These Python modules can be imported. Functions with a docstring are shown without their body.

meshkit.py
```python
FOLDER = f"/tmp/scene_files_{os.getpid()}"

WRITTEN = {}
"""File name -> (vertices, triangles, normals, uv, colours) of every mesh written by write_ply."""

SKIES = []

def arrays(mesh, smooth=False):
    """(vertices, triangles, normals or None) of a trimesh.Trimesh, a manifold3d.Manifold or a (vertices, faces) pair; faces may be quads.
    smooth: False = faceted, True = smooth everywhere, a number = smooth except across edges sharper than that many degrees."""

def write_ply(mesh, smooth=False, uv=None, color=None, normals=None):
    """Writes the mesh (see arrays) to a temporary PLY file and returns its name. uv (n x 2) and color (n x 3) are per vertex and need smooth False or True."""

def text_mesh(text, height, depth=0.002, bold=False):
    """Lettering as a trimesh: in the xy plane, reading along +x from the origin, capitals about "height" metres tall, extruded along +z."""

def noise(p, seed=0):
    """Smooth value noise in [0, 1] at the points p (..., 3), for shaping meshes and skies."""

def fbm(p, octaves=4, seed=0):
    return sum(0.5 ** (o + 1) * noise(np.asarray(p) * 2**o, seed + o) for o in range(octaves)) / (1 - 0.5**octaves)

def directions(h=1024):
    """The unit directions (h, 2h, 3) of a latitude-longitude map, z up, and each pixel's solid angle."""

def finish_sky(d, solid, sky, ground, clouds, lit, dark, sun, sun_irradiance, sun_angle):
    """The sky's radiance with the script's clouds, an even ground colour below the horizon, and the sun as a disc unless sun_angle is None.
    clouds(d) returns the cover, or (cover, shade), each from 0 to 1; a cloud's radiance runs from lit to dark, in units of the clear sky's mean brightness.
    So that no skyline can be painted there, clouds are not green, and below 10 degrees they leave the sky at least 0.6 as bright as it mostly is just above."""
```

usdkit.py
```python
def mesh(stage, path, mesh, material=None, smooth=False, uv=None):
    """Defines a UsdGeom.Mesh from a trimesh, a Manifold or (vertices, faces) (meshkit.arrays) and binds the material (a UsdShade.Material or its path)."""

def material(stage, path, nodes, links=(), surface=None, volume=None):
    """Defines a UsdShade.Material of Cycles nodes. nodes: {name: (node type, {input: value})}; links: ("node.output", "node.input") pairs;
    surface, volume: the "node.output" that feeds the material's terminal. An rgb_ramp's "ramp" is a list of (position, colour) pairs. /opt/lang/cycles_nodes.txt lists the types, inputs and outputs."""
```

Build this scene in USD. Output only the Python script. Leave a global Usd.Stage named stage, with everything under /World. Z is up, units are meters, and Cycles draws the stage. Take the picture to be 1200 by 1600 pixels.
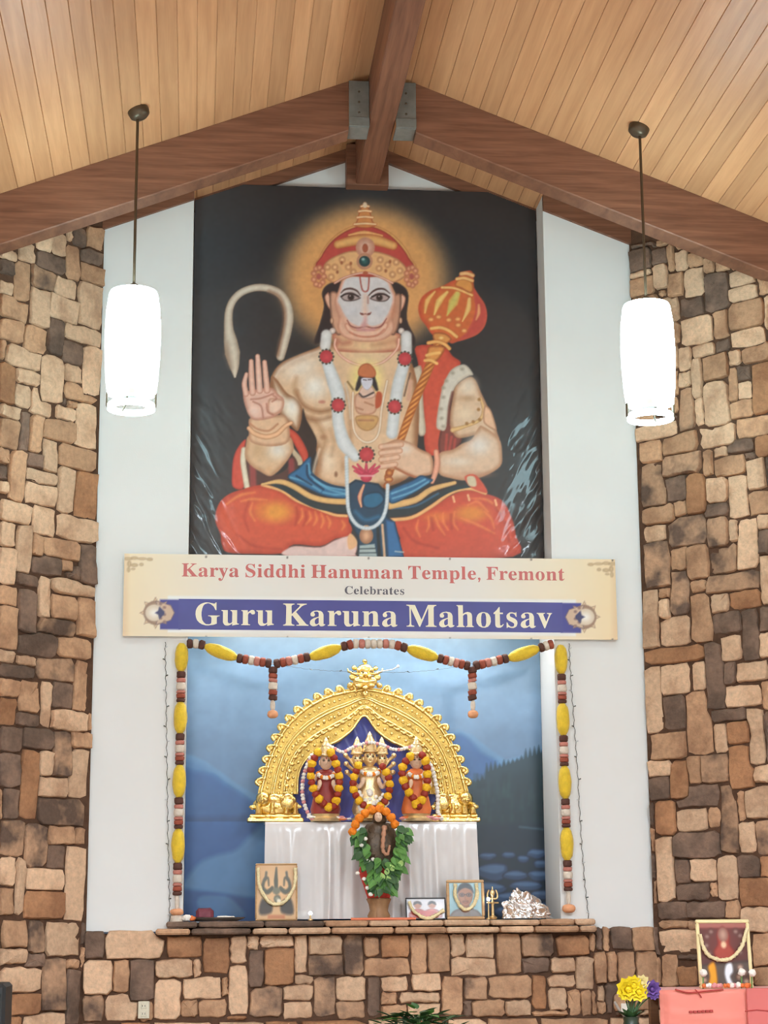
import math, random
import numpy as np, trimesh, manifold3d, shapely
from shapely.geometry import Polygon, LineString, Point, MultiPolygon, box as sbox
from shapely.ops import unary_union
from shapely import affinity
import usdkit, meshkit
from pxr import Usd, UsdGeom, UsdLux, UsdShade, Gf, Sdf, Vt

stage = Usd.Stage.CreateInMemory()
UsdGeom.SetStageUpAxis(stage, UsdGeom.Tokens.z)
UsdGeom.SetStageMetersPerUnit(stage, 1.0)
UsdGeom.Xform.Define(stage, '/World')
random.seed(7)
rng = np.random.default_rng(11)

# ------------------------------------------------------------------ camera
F_PX = 2956.0
_p, _y, _r = np.radians([12.2476, 5.6942, -0.3896])
EYE = np.array([0.0, -9.4, 1.15])
_fw = np.array([math.sin(_y) * math.cos(_p), math.cos(_y) * math.cos(_p), math.sin(_p)])
_r0 = np.array([math.cos(_y), -math.sin(_y), 0.0])
_u0 = np.cross(_r0, _fw)
CAM_R = _r0 * math.cos(_r) + _u0 * math.sin(_r)
CAM_U = _u0 * math.cos(_r) - _r0 * math.sin(_r)
cam = UsdGeom.Camera.Define(stage, '/World/camera')
cam.CreateHorizontalApertureAttr(36.0)
cam.CreateFocalLengthAttr(36.0 * F_PX / 1200.0)
cam.CreateClippingRangeAttr((0.05, 200.0))
cam.CreateExposureAttr(EXPOSURE := 1.24)
_m = np.eye(4)
_m[0, :3], _m[1, :3], _m[2, :3], _m[3, :3] = CAM_R, CAM_U, -_fw, EYE
cam.AddTransformOp().Set(Gf.Matrix4d(*_m.ravel().tolist()))

# light: the hall is lit by its own pendant lamps (built below); the dome is only a dim evening outside the room
dome = UsdLux.DomeLight.Define(stage, '/World/night_sky')
dome.CreateColorAttr(Gf.Vec3f(0.5, 0.6, 0.8)); dome.CreateIntensityAttr(0.02)
LAMP_POWER = 6.4        # emission strength of a lamp's diffuser
LAMP_TINT = (0.66, 1.0, 1.08)

# ------------------------------------------------------------------ helpers
def survey(x, y, Y=0.0):
    """The point of the upright plane y = Y that was measured at (x, y) in the 1200 x 1600 photograph."""
    d = _fw + CAM_R * (x - 600) / F_PX - CAM_U * (y - 800) / F_PX
    return EYE + d * (Y - EYE[1]) / d[1]

def survey_many(P, Y):
    P = np.atleast_2d(np.asarray(P, float))
    d = _fw + CAM_R * ((P[:, :1] - 600) / F_PX) - CAM_U * ((P[:, 1:2] - 800) / F_PX)
    return EYE + d * ((Y - EYE[1]) / d[:, 1:2])

def print_coords(V):
    """Plane points -> the units in which the flat prints were drawn."""
    v = V - EYE
    w = v @ _fw
    return 600 + F_PX * (v @ CAM_R) / w, 800 - F_PX * (v @ CAM_U) / w

def lin(c):
    c = np.asarray(c, float) / 255.0
    return np.where(c <= 0.04045, c / 12.92, ((c + 0.055) / 1.055) ** 2.4)

def rgb(r, g, b):
    return tuple(float(v) for v in lin((r, g, b)))

_count = {}
def numbered(name, parent):
    k = (parent, name); n = _count.get(k, 0); _count[k] = n + 1
    return name if n == 0 else f'{name}_{n:03d}'

def tag(prim, label=None, cat=None, group=None, kind=None):
    for k, v in (('label', label), ('category', cat), ('group', group), ('kind', kind)):
        if v: prim.SetCustomDataByKey(k, v)
    return prim

def thing(name, label=None, cat=None, loc=(0, 0, 0), rz=0.0, group=None, kind=None, rx=0.0):
    x = UsdGeom.Xform.Define(stage, '/World/' + numbered(name, '/World'))
    x.AddTranslateOp().Set(Gf.Vec3d(*map(float, loc)))
    if rz: x.AddRotateZOp().Set(math.degrees(rz))
    if rx: x.AddRotateXOp().Set(math.degrees(rx))
    return tag(x.GetPrim(), label, cat, group, kind)

def put(parent, name, mesh, mat, smooth=False, label=None, kind=None):
    """One Mesh prim; parent None = top level."""
    base = parent.GetPath().pathString if parent else '/World'
    m = usdkit.mesh(stage, f'{base}/{numbered(name, base)}', mesh, mat, smooth=smooth)
    return tag(m.GetPrim(), label, None, None, kind)

def place_copy(first, loc, rz=0.0, label=None, group=None, scale=None):
    name = first.GetName().rstrip('0123456789').rstrip('_')
    was = first.GetCustomData()
    x = UsdGeom.Xform.Define(stage, '/World/' + numbered(name, '/World'))
    p = x.GetPrim()
    p.GetReferences().AddInternalReference(first.GetPath())
    x.ClearXformOpOrder()
    x.AddTranslateOp(opSuffix='at').Set(Gf.Vec3d(*map(float, loc)))
    if rz: x.AddRotateZOp(opSuffix='at').Set(math.degrees(rz))
    if scale: x.AddScaleOp(opSuffix='at').Set(Gf.Vec3f(*scale))
    p.SetInstanceable(True)
    return tag(p, label or was.get('label'), was.get('category'), group or was.get('group'))

def box(x0, y0, z0, x1, y1, z1):
    m = trimesh.creation.box([x1 - x0, y1 - y0, z1 - z0])
    m.apply_translation([(x0 + x1) / 2, (y0 + y1) / 2, (z0 + z1) / 2])
    return m

def rbox(x0, y0, z0, x1, y1, z1, r=0.004):
    """A box with chamfered edges."""
    pts = []
    for ax in range(3):
        lo, hi = [x0 + r, y0 + r, z0 + r], [x1 - r, y1 - r, z1 - r]
        lo[ax], hi[ax] = (x0, y0, z0)[ax], (x1, y1, z1)[ax]
        pts += [(a, b, c) for a in (lo[0], hi[0]) for b in (lo[1], hi[1]) for c in (lo[2], hi[2])]
    return trimesh.convex.convex_hull(np.array(pts))

def join(*ms):
    ms = [m for g in ms for m in (g if isinstance(g, (list, tuple)) else [g])]
    return trimesh.util.concatenate(ms)

def lathe(profile, n=24, axis_at=(0, 0, 0)):
    """profile: (radius, z) from bottom to top."""
    prof = np.array(profile, float)
    a = np.arange(n) * 2 * math.pi / n
    v = np.stack([prof[:, 0, None] * np.cos(a), prof[:, 0, None] * np.sin(a), np.repeat(prof[:, 1, None], n, 1)], -1).reshape(-1, 3)
    f = []
    for i in range(len(prof) - 1):
        for j in range(n):
            k = (j + 1) % n
            f += [[i * n + j, i * n + k, (i + 1) * n + k], [i * n + j, (i + 1) * n + k, (i + 1) * n + j]]
    m = trimesh.Trimesh(v, f, process=False)
    m.merge_vertices(); m.update_faces(m.nondegenerate_faces())
    m.apply_translation(axis_at)
    return m

def tube(path, r, n=8, cap=True):
    p = np.asarray(path, float)
    r = np.broadcast_to(np.asarray(r, float), (len(p),))
    t = np.gradient(p, axis=0); t /= np.linalg.norm(t, axis=1, keepdims=True) + 1e-12
    ref = np.array([0, 0, 1.0]) if abs(t[0, 2]) < 0.9 else np.array([0, 1.0, 0])
    A = []
    a = np.cross(t[0], ref); a /= np.linalg.norm(a)
    for i in range(len(p)):
        a = a - t[i] * (a @ t[i]); a /= np.linalg.norm(a) + 1e-12
        A.append(a.copy())
    A = np.array(A); B = np.cross(t, A)
    g = np.arange(n) * 2 * math.pi / n
    v = p[:, None] + r[:, None, None] * (np.cos(g)[None, :, None] * A[:, None] + np.sin(g)[None, :, None] * B[:, None])
    v = v.reshape(-1, 3); f = []
    for i in range(len(p) - 1):
        for j in range(n):
            k = (j + 1) % n
            f += [[i * n + j, i * n + k, (i + 1) * n + k], [i * n + j, (i + 1) * n + k, (i + 1) * n + j]]
    if cap:
        for s, ring in ((0, range(n - 1, -1, -1)), (1, range(n))):
            c = len(v); v = np.vstack([v, p[-1 if s else 0]])
            off = (len(p) - 1) * n if s else 0
            ring = list(ring)
            f += [[c, off + ring[j], off + ring[(j + 1) % n]] for j in range(n)]
    return trimesh.Trimesh(v, f, process=False)

def ball(c, r, sub=2, squash=(1, 1, 1)):
    m = trimesh.creation.icosphere(sub, 1.0)
    m.apply_scale(np.array(squash) * r); m.apply_translation(c)
    return m

def rough(m, amp, scale, seed=0):
    n = m.vertex_normals
    v = np.array(m.vertices)
    d = meshkit.fbm(v * scale + 50, 3, seed) - 0.5
    return trimesh.Trimesh(v + n * d[:, None] * amp * 2, m.faces, process=False)

def plate(poly, Y0, Y1, to3=None):
    """A shapely polygon in (x, z), extruded from y = Y0 (front) to Y1 (back)."""
    out = []
    for g in getattr(poly, 'geoms', [poly]):
        if g.is_empty or g.area < 1e-9: continue
        m = trimesh.creation.extrude_polygon(g, Y1 - Y0, engine='earcut')
        v = np.array(m.vertices)
        m = trimesh.Trimesh(np.stack([v[:, 0], Y1 - v[:, 2], v[:, 1]], 1), m.faces, process=False)
        out.append(m)
    return trimesh.util.concatenate(out)

def spline(pts, n=8, closed=False):
    p = np.asarray(pts, float)
    if closed: q = np.vstack([p[-1], p, p[0], p[1]])
    else: q = np.vstack([2 * p[0] - p[1], p, 2 * p[-1] - p[-2]])
    out = []
    for i in range(1, len(q) - 2):
        for k in range(n):
            t = k / n
            out.append(0.5 * (2 * q[i] + (q[i + 1] - q[i - 1]) * t + (2 * q[i - 1] - 5 * q[i] + 4 * q[i + 1] - q[i + 2]) * t * t + (3 * q[i] - q[i - 1] - 3 * q[i + 1] + q[i + 2]) * t ** 3))
    if not closed: out.append(q[-2])
    return np.array(out)

# ------------------------------------------------------------------ materials
def plain(name, col, rough=0.5, metal=0.0, noise=0.0, nscale=20.0, bump=0.0, bscale=80.0, vary=0.0, spec=0.5, sheen=0.0, stretch=(1, 1, 1)):
    """Principled material with optional mottling (noise), fine relief (bump) and a shift of tone per object (vary)."""
    n, l = {'p': ('principled_bsdf', {'base_color': col, 'roughness': rough, 'metallic': metal, 'specular_ior_level': spec, 'sheen_weight': sheen})}, []
    src = None
    if noise or bump:
        n['g'] = ('geometry', {}); n['map'] = ('mapping', {'scale': stretch}); l.append(('g.position', 'map.vector'))
    if noise:
        n['nz'] = ('noise_texture', {'scale': nscale, 'detail': 4.0, 'roughness': 0.6})
        n['rp'] = ('rgb_ramp', {'ramp': [(0.25, tuple(c * (1 - noise) for c in col)), (0.75, tuple(min(1, c * (1 + noise)) for c in col))]})
        l += [('map.vector', 'nz.vector'), ('nz.fac', 'rp.fac')]; src = 'rp.color'
    if vary:
        n['oi'] = ('object_info', {}); n['mr'] = ('map_range', {'from_min': 0.0, 'from_max': 1.0, 'to_min': 1 - vary, 'to_max': 1 + vary})
        n['hs'] = ('hsv', {'hue': 0.5, 'saturation': 1.0, 'fac': 1.0, 'color': col})
        l += [('oi.random', 'mr.value'), ('mr.result', 'hs.value')]
        if src: l.append((src, 'hs.color'))
        src = 'hs.color'
    if src: l.append((src, 'p.base_color'))
    if bump:
        n['bn'] = ('noise_texture', {'scale': bscale, 'detail': 3.0}); n['bp'] = ('bump', {'strength': bump, 'distance': 0.004})
        l += [('map.vector', 'bn.vector'), ('bn.fac', 'bp.height'), ('bp.normal', 'p.normal')]
    return usdkit.material(stage, f'/World/Looks/{name}', n, l, surface='p.BSDF')

def printed(name, rough=0.35, spec=0.5, bump=0.0, bscale=3.0, gain=1.0):
    """A flat print: ink colours come with the mesh."""
    n = {'a': ('attribute', {'attribute': 'ink'}), 'p': ('principled_bsdf', {'roughness': rough, 'specular_ior_level': spec})}
    l = [('a.color', 'p.base_color')]
    if bump:
        n |= {'g': ('geometry', {}), 'bn': ('noise_texture', {'scale': bscale, 'detail': 2.0}), 'bp': ('bump', {'strength': bump, 'distance': 0.02})}
        l += [('g.position', 'bn.vector'), ('bn.fac', 'bp.height'), ('bp.normal', 'p.normal')]
    return usdkit.material(stage, f'/World/Looks/{name}', n, l, surface='p.BSDF')

def glow(name, col, strength):
    return usdkit.material(stage, f'/World/Looks/{name}', {'e': ('emission', {'color': col, 'strength': strength})}, [], surface='e.emission')

def set_ink(prim, colours):
    pv = UsdGeom.PrimvarsAPI(prim).CreatePrimvar('ink', Sdf.ValueTypeNames.Color3fArray, 'vertex')
    pv.Set(Vt.Vec3fArray.FromNumpy(np.ascontiguousarray(colours, np.float32)))

def stone_look(name, light, dark, amount, orange=0.0):
    """Rough split stone: two tones mottled together, per-stone shift of tone, pitted relief."""
    n = {'g': ('geometry', {}), 'oi': ('object_info', {}),
         'n1': ('noise_texture', {'scale': 7.0, 'detail': 3.0, 'roughness': 0.55}), 'n2': ('noise_texture', {'scale': 45.0, 'detail': 5.0, 'roughness': 0.65}),
         'r1': ('rgb_ramp', {'ramp': [(max(0.0, amount - 0.10), dark), (min(1.0, amount + 0.10), light)]}),
         'r2': ('rgb_ramp', {'ramp': [(0.3, (0.72, 0.72, 0.72)), (0.7, (1.12, 1.10, 1.08))]}),
         'm': ('mix', {'mix_type': 'multiply', 'fac': 0.8}),
         'mr': ('map_range', {'from_min': 0.0, 'from_max': 1.0, 'to_min': 0.86, 'to_max': 1.14}), 'hs': ('hsv', {'hue': 0.5, 'saturation': 1.0, 'fac': 1.0}),
         'bp': ('bump', {'strength': 0.55, 'distance': 0.012}), 'p': ('principled_bsdf', {'roughness': 0.85, 'specular_ior_level': 0.25})}
    l = [('g.position', 'n1.vector'), ('g.position', 'n2.vector'), ('n1.fac', 'r1.fac'), ('n2.fac', 'r2.fac'), ('r1.color', 'm.color1'), ('r2.color', 'm.color2'),
         ('oi.random', 'mr.value'), ('mr.result', 'hs.value'), ('m.color', 'hs.color'), ('hs.color', 'p.base_color'), ('n2.fac', 'bp.height'), ('bp.normal', 'p.normal')]
    return usdkit.material(stage, f'/World/Looks/{name}', n, l, surface='p.BSDF')

def wood_look(name, dark, light, grain=(1.5, 1.5, 30.0), vary=0.12, rough=0.5, seed=0.0):
    n = {'g': ('geometry', {}), 'map': ('mapping', {'scale': grain, 'location': (seed, seed, seed)}), 'oi': ('object_info', {}),
         'nz': ('noise_texture', {'scale': 2.0, 'detail': 5.0, 'roughness': 0.6, 'distortion': 0.4}), 'rp': ('rgb_ramp', {'ramp': [(0.3, dark), (0.7, light)]}),
         'mr': ('map_range', {'from_min': 0.0, 'from_max': 1.0, 'to_min': 1 - vary, 'to_max': 1 + vary}), 'hs': ('hsv', {'hue': 0.5, 'saturation': 1.0, 'fac': 1.0}),
         'bp': ('bump', {'strength': 0.15, 'distance': 0.003}), 'p': ('principled_bsdf', {'roughness': rough, 'specular_ior_level': 0.4})}
    l = [('g.position', 'map.vector'), ('map.vector', 'nz.vector'), ('nz.fac', 'rp.fac'), ('rp.color', 'hs.color'), ('oi.random', 'mr.value'), ('mr.result', 'hs.value'),
         ('hs.color', 'p.base_color'), ('nz.fac', 'bp.height'), ('bp.normal', 'p.normal')]
    return usdkit.material(stage, f'/World/Looks/{name}', n, l, surface='p.BSDF')

M = {}
M['plaster'] = plain('white_plaster', rgb(226, 226, 224), rough=0.75, noise=0.02, nscale=3, bump=0.08, bscale=140, spec=0.3)
M['mortar'] = plain('brown_mortar', rgb(90, 66, 52), rough=0.95, noise=0.25, nscale=30, bump=0.5, bscale=90, spec=0.1)
M['plank'] = wood_look('honey_pine', rgb(194, 140, 98), rgb(214, 160, 116), grain=(14.0, 0.7, 14.0), vary=0.13, rough=0.45)
M['beam'] = wood_look('brown_stained_timber', rgb(104, 66, 48), rgb(140, 95, 72), grain=(1.2, 3.0, 22.0), vary=0.05, rough=0.55)
M['beam_long'] = wood_look('brown_stained_ridge', rgb(106, 66, 48), rgb(142, 94, 70), grain=(22.0, 0.9, 22.0), vary=0.02, rough=0.55)
M['steel'] = plain('grey_hanger_steel', rgb(128, 130, 126), rough=0.5, metal=0.4, noise=0.15, nscale=25)
M['bronze'] = plain('dark_bronze', rgb(92, 78, 62), rough=0.4, metal=0.6)
M['floor'] = wood_look('hall_floor_wood', rgb(150, 128, 108), rgb(176, 154, 132), grain=(10.0, 0.6, 10.0), vary=0.08, rough=0.35)
STONE = {
    'L': stone_look('pale_tan_stone', rgb(220, 184, 152), rgb(194, 156, 126), 0.42),
    'M': stone_look('tan_stone', rgb(200, 158, 124), rgb(168, 128, 99), 0.44),
    'B': stone_look('rust_brown_stone', rgb(180, 132, 96), rgb(154, 110, 80), 0.45),
    'D': stone_look('dark_brown_stone', rgb(138, 112, 96), rgb(106, 87, 75), 0.50),
    'G': stone_look('mottled_stone', rgb(188, 150, 120), rgb(106, 86, 74), 0.50),
}
# ------------------------------------------------------------------ the room
XC = 0.873               # centre line of the gable
ROOF_Z, SLOPE = 5.30, 0.385
HALF, BACK_Y = 5.2, -14.0
IN_L, IN_R, OUT_L, OUT_R = -0.053, 1.80, -0.532, 2.279
REC, NICHE = 0.22, 0.40
def roof(x): return ROOF_Z - SLOPE * abs(x - XC)

floor = thing('floor', kind='structure')
for i in range(26):
    x0 = XC - HALF + i * 0.4
    put(floor, 'floor_plank', rbox(x0 + .0015, BACK_Y, -0.03, x0 + .3985, 0.4, 0.0, .002), M['floor'])
ceiling = thing('ceiling', kind='structure')
_cs = math.hypot(1, SLOPE)
for side in (-1, 1):
    n_pl = int(HALF * _cs / 0.0915) + 1
    for k in range(n_pl):
        # plank k lies between slope distances s0 and s1 from the ridge line; v-joint edges
        s0, s1 = (k + 0.69) * 0.0915 - 0.0915, (k + 0.69) * 0.0915
        s0 = max(s0, 0.0)
        g, c, t = 0.0005, 0.0026, 0.019
        prof = [(s0 + g, t), (s0 + g, c), (s0 + g + c * .8, 0), (s1 - g - c * .8, 0), (s1 - g, c), (s1 - g, t)]
        v, f = [], []
        for yy in (BACK_Y, REC + 0.2):
            for s, d in prof:
                v.append((XC + side * (s / _cs + d * SLOPE / _cs * 1), yy, ROOF_Z - s * SLOPE / _cs + d / _cs))
        m = len(prof)
        for j in range(m):
            a, b = j, (j + 1) % m
            q = [a, b, b + m, a + m]
            f += [[q[0], q[1], q[2]], [q[0], q[2], q[3]]]
        f += [[0, j + 1, j] for j in range(1, m - 1)] + [[m, m + j, m + j + 1] for j in range(1, m - 1)]
        me = trimesh.Trimesh(v, f, process=False); me.fix_normals()
        put(ceiling, 'plank', me, M['plank'])
    e = XC + side * HALF
    deck = np.array([[XC, BACK_Y, ROOF_Z + .03], [e, BACK_Y, roof(e) + .03], [e, .45, roof(e) + .03], [XC, .45, ROOF_Z + .03]])
    put(ceiling, 'roof_deck', trimesh.convex.convex_hull(np.vstack([deck, deck + [0, 0, .1]])), M['mortar'])

def gable(x0, x1, z0, y0, y1, drop=0.0):
    """Wall piece from z0 up to the roof slope."""
    xs = sorted({x0, x1, *( [XC] if x0 < XC < x1 else [])})
    poly = Polygon([(x0, z0), (x1, z0)] + [(x, roof(x) - drop) for x in reversed(xs)])
    return plate(poly, y0, y1)

wall = thing('wall_front', kind='structure')
put(wall, 'plaster_panel', gable(OUT_L, IN_L, 1.115, 0.0, NICHE + .12), M['plaster'])
put(wall, 'plaster_panel', gable(IN_R, OUT_R, 1.115, 0.0, NICHE + .12), M['plaster'])
put(wall, 'recess_panel', gable(IN_L, IN_R, 2.74, REC, NICHE + .12), M['plaster'])
put(wall, 'niche_back', box(IN_L, NICHE, 1.0, IN_R, NICHE + .12, 2.74), M['plaster'])
put(wall, 'wall_core', box(OUT_L, -0.02, 0.0, OUT_R, NICHE + .12, 1.105), M['mortar'])
# outside the picture: the plain walls of the hall
for nm, side in (('wall_left_hall', -1), ('wall_right_hall', 1)):
    e = XC + side * HALF
    put(None, nm, box(min(e, e + side * .15), BACK_Y, 0, max(e, e + side * .15), -1.3, roof(e) + .02), M['plaster'], kind='structure')
put(None, 'wall_back', plate(Polygon([(XC - HALF, 0), (XC + HALF, 0), (XC + HALF, roof(XC + HALF)), (XC, ROOF_Z), (XC - HALF, roof(XC - HALF))]), BACK_Y - .15, BACK_Y), M['plaster'], kind='structure')

# dark trim along the roof line, stepping back into the recess
def trim_strip(x0, x1, y0, y1):
    t = .085 if y0 < 0 else .068
    return plate(Polygon([(x0, roof(x0) - t), (x1, roof(x1) - t), (x1, roof(x1) + .0), (x0, roof(x0) + .0)]), y0, y1)
for x0, x1, y in ((OUT_L - .01, IN_L, -.022), (IN_L, XC - .105, REC - .03), (XC + .105, IN_R, REC - .03), (IN_R, OUT_R + .01, -.022)):
    put(None, 'trim_1' if x0 < -.3 else 'trim_2' if x0 < .5 else 'trim_3' if x0 < 1.5 else 'trim_4', trim_strip(x0, x1, y, y + .03), M['beam'], kind='structure')

# ------------------------------------------------------------------ roof timbers
RAFT_F, RAFT_B, RAFT_H = -0.70, -0.565, 0.262
ridge_z = 5.025
rb = thing('ridge_beam', 'long brown ridge beam running from the gable wall towards the viewer along the peak', 'beam')
put(rb, 'timber', plate(Polygon([(XC - .064, ridge_z + .006), (XC - .058, ridge_z), (XC + .058, ridge_z), (XC + .064, ridge_z + .006), (XC + .064, roof(XC + .064)), (XC - .064, roof(XC + .064))]), BACK_Y, REC - .03), M['beam_long'])
put(rb, 'end_block', rbox(XC - .113, REC - .11, ridge_z - .005, XC + .113, REC - .001, roof(XC + .113) - .002, .003), M['beam'])
for side, lab in ((-1, 'brown rafter beam sloping down to the left from the ridge'), (1, 'brown rafter beam sloping down to the right from the ridge')):
    t = thing('rafter_beam', lab, 'beam')
    a, b = XC + side * .168, XC + side * (HALF - .02)
    c = .006
    prof = [(RAFT_F, 0), (RAFT_F, -RAFT_H + c), (RAFT_F + c, -RAFT_H), (RAFT_B - c, -RAFT_H), (RAFT_B, -RAFT_H + c), (RAFT_B, 0)]
    v = [(x, y, roof(x) + d - .001) for x in (a, b) for y, d in prof]
    put(t, 'timber', trimesh.convex.convex_hull(np.array(v)), M['beam'])
    h = thing('joist_hanger', f'grey steel hanger holding the {"left" if side < 0 else "right"} rafter against the ridge beam', 'bracket')
    x0, x1 = sorted((XC + side * .066, XC + side * .167))
    zt = roof(XC + side * .167) - .002
    fp = put(h, 'face_plate', rbox(x0, RAFT_F - .012, ridge_z - .005, x1, RAFT_F - .004, zt, .002), M['steel'])
    put(h, 'saddle', join(rbox(x0, RAFT_F - .006, ridge_z - .035, x1, RAFT_B + .01, ridge_z - .027, .002), rbox(x0, RAFT_F - .020, ridge_z - .035, x1, RAFT_F - .0125, ridge_z + .014, .002)), M['steel'])
    for q in range(3):
        put(fp, 'bolt', ball((XC + side * .117, RAFT_F - .012, ridge_z + .04 + q * .055), .006, 1), M['bronze'])
# ------------------------------------------------------------------ stone facing
def stone_mesh(poly, h, seed, n=16):
    """One split-faced stone on the plane: outline polygon (u, v), thickness h. Returns vertices (u, v, depth) and faces."""
    r = np.random.default_rng(seed)
    ring = poly.exterior
    L = ring.length
    P = np.array([ring.interpolate(L * i / n).coords[0] for i in range(n)])
    if not ring.is_ccw: P = P[::-1]
    P = P + r.normal(0, .0022, P.shape)
    e = np.roll(P, -1, 0) - np.roll(P, 1, 0)
    nin = np.stack([-e[:, 1], e[:, 0]], 1); nin /= np.linalg.norm(nin, axis=1, keepdims=True) + 1e-9
    tilt = r.normal(0, .10, 2)
    c0 = P.mean(0)
    rise = lambda Q: np.clip((Q - c0) @ tilt, -.008, .008)
    rings = [np.c_[P, np.zeros(n)], np.c_[P, h * .55 + rise(P) * .5]]
    Q = P + nin * .003; rings.append(np.c_[Q, h * .88 + rise(Q) + r.normal(0, .0012, n)])
    Q = P + nin * .009; rings.append(np.c_[Q, h + rise(Q) + r.normal(0, .0022, n)])
    V = np.vstack(rings + [np.r_[c0, h + .003 + r.normal(0, .002)][None]])
    f = []
    for k in range(3):
        for j in range(n):
            a, b = k * n + j, k * n + (j + 1) % n
            f += [[a, b, b + n], [a, b + n, a + n]]
    f += [[3 * n + j, 3 * n + (j + 1) % n, 4 * n] for j in range(n)]
    return V, np.array(f)

def settle(rects, region, gap=.0022):
    """Keeps the stones from overlapping, then fills what is left of the region with small stones."""
    done, taken = [], []
    for poly, tone in rects:
        p = poly.intersection(region)
        for q in taken:
            if q.intersects(p): p = p.difference(q.buffer(gap * .6, join_style=2))
        if p.is_empty: continue
        p = max(getattr(p, 'geoms', [p]), key=lambda g: g.area)
        p = p.buffer(-gap * .5, join_style=2)
        p = p.buffer(-.008).buffer(.008) if not p.is_empty else p
        if p.is_empty: continue
        p = max(getattr(p, 'geoms', [p]), key=lambda g: g.area)
        if p.area < .0006: continue
        done.append((p, tone)); taken.append(p)
    free = region.difference(unary_union([p.buffer(gap * .7) for p in taken])).buffer(-.015).buffer(.012)
    for g in getattr(free, 'geoms', [free]):
        # long leftovers are cut into stones
        if g.is_empty or g.area < .0012: continue
        x0, y0, x1, y1 = g.bounds
        nx, ny = max(1, round((x1 - x0) / .15)), max(1, round((y1 - y0) / .12))
        for i in range(nx):
            for j in range(ny):
                c = g.intersection(sbox(x0 + (x1 - x0) * i / nx, y0 + (y1 - y0) * j / ny, x0 + (x1 - x0) * (i + 1) / nx, y0 + (y1 - y0) * (j + 1) / ny)).buffer(-.005)
                for k in getattr(c, 'geoms', [c]):
                    if not k.is_empty and k.area > .0012: done.append((k, 'MD'[(i + j) % 2]))
    return done

def ashlar(x0, y0, x1, y1, seed):
    """Rows of further stones, for the parts of the walls outside the picture."""
    r = random.Random(seed); out = []; y = y0
    while y < y1 - .03:
        h = min(r.uniform(.11, .20), y1 - y); h = y1 - y if y1 - y - h < .06 else h
        x = x0
        while x < x1 - .02:
            w = min(r.uniform(.13, .34), x1 - x); w = x1 - x if x1 - x - w < .06 else w
            out.append((sbox(x + .004, y + .004, x + w - .004, y + h - .004), r.choice('LLMMMBDG')))
            x += w
        y += h
    return out

def parse(txt, ox, oy, sc):
    out = []
    for line in txt.split():
        a, t = line[:-1], line[-1]
        x0, y0, x1, y1 = map(float, a.split(','))
        out.append((ox + x0 / sc, oy + y0 / sc, ox + x1 / sc, oy + y1 / sc, t))
    return out

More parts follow.
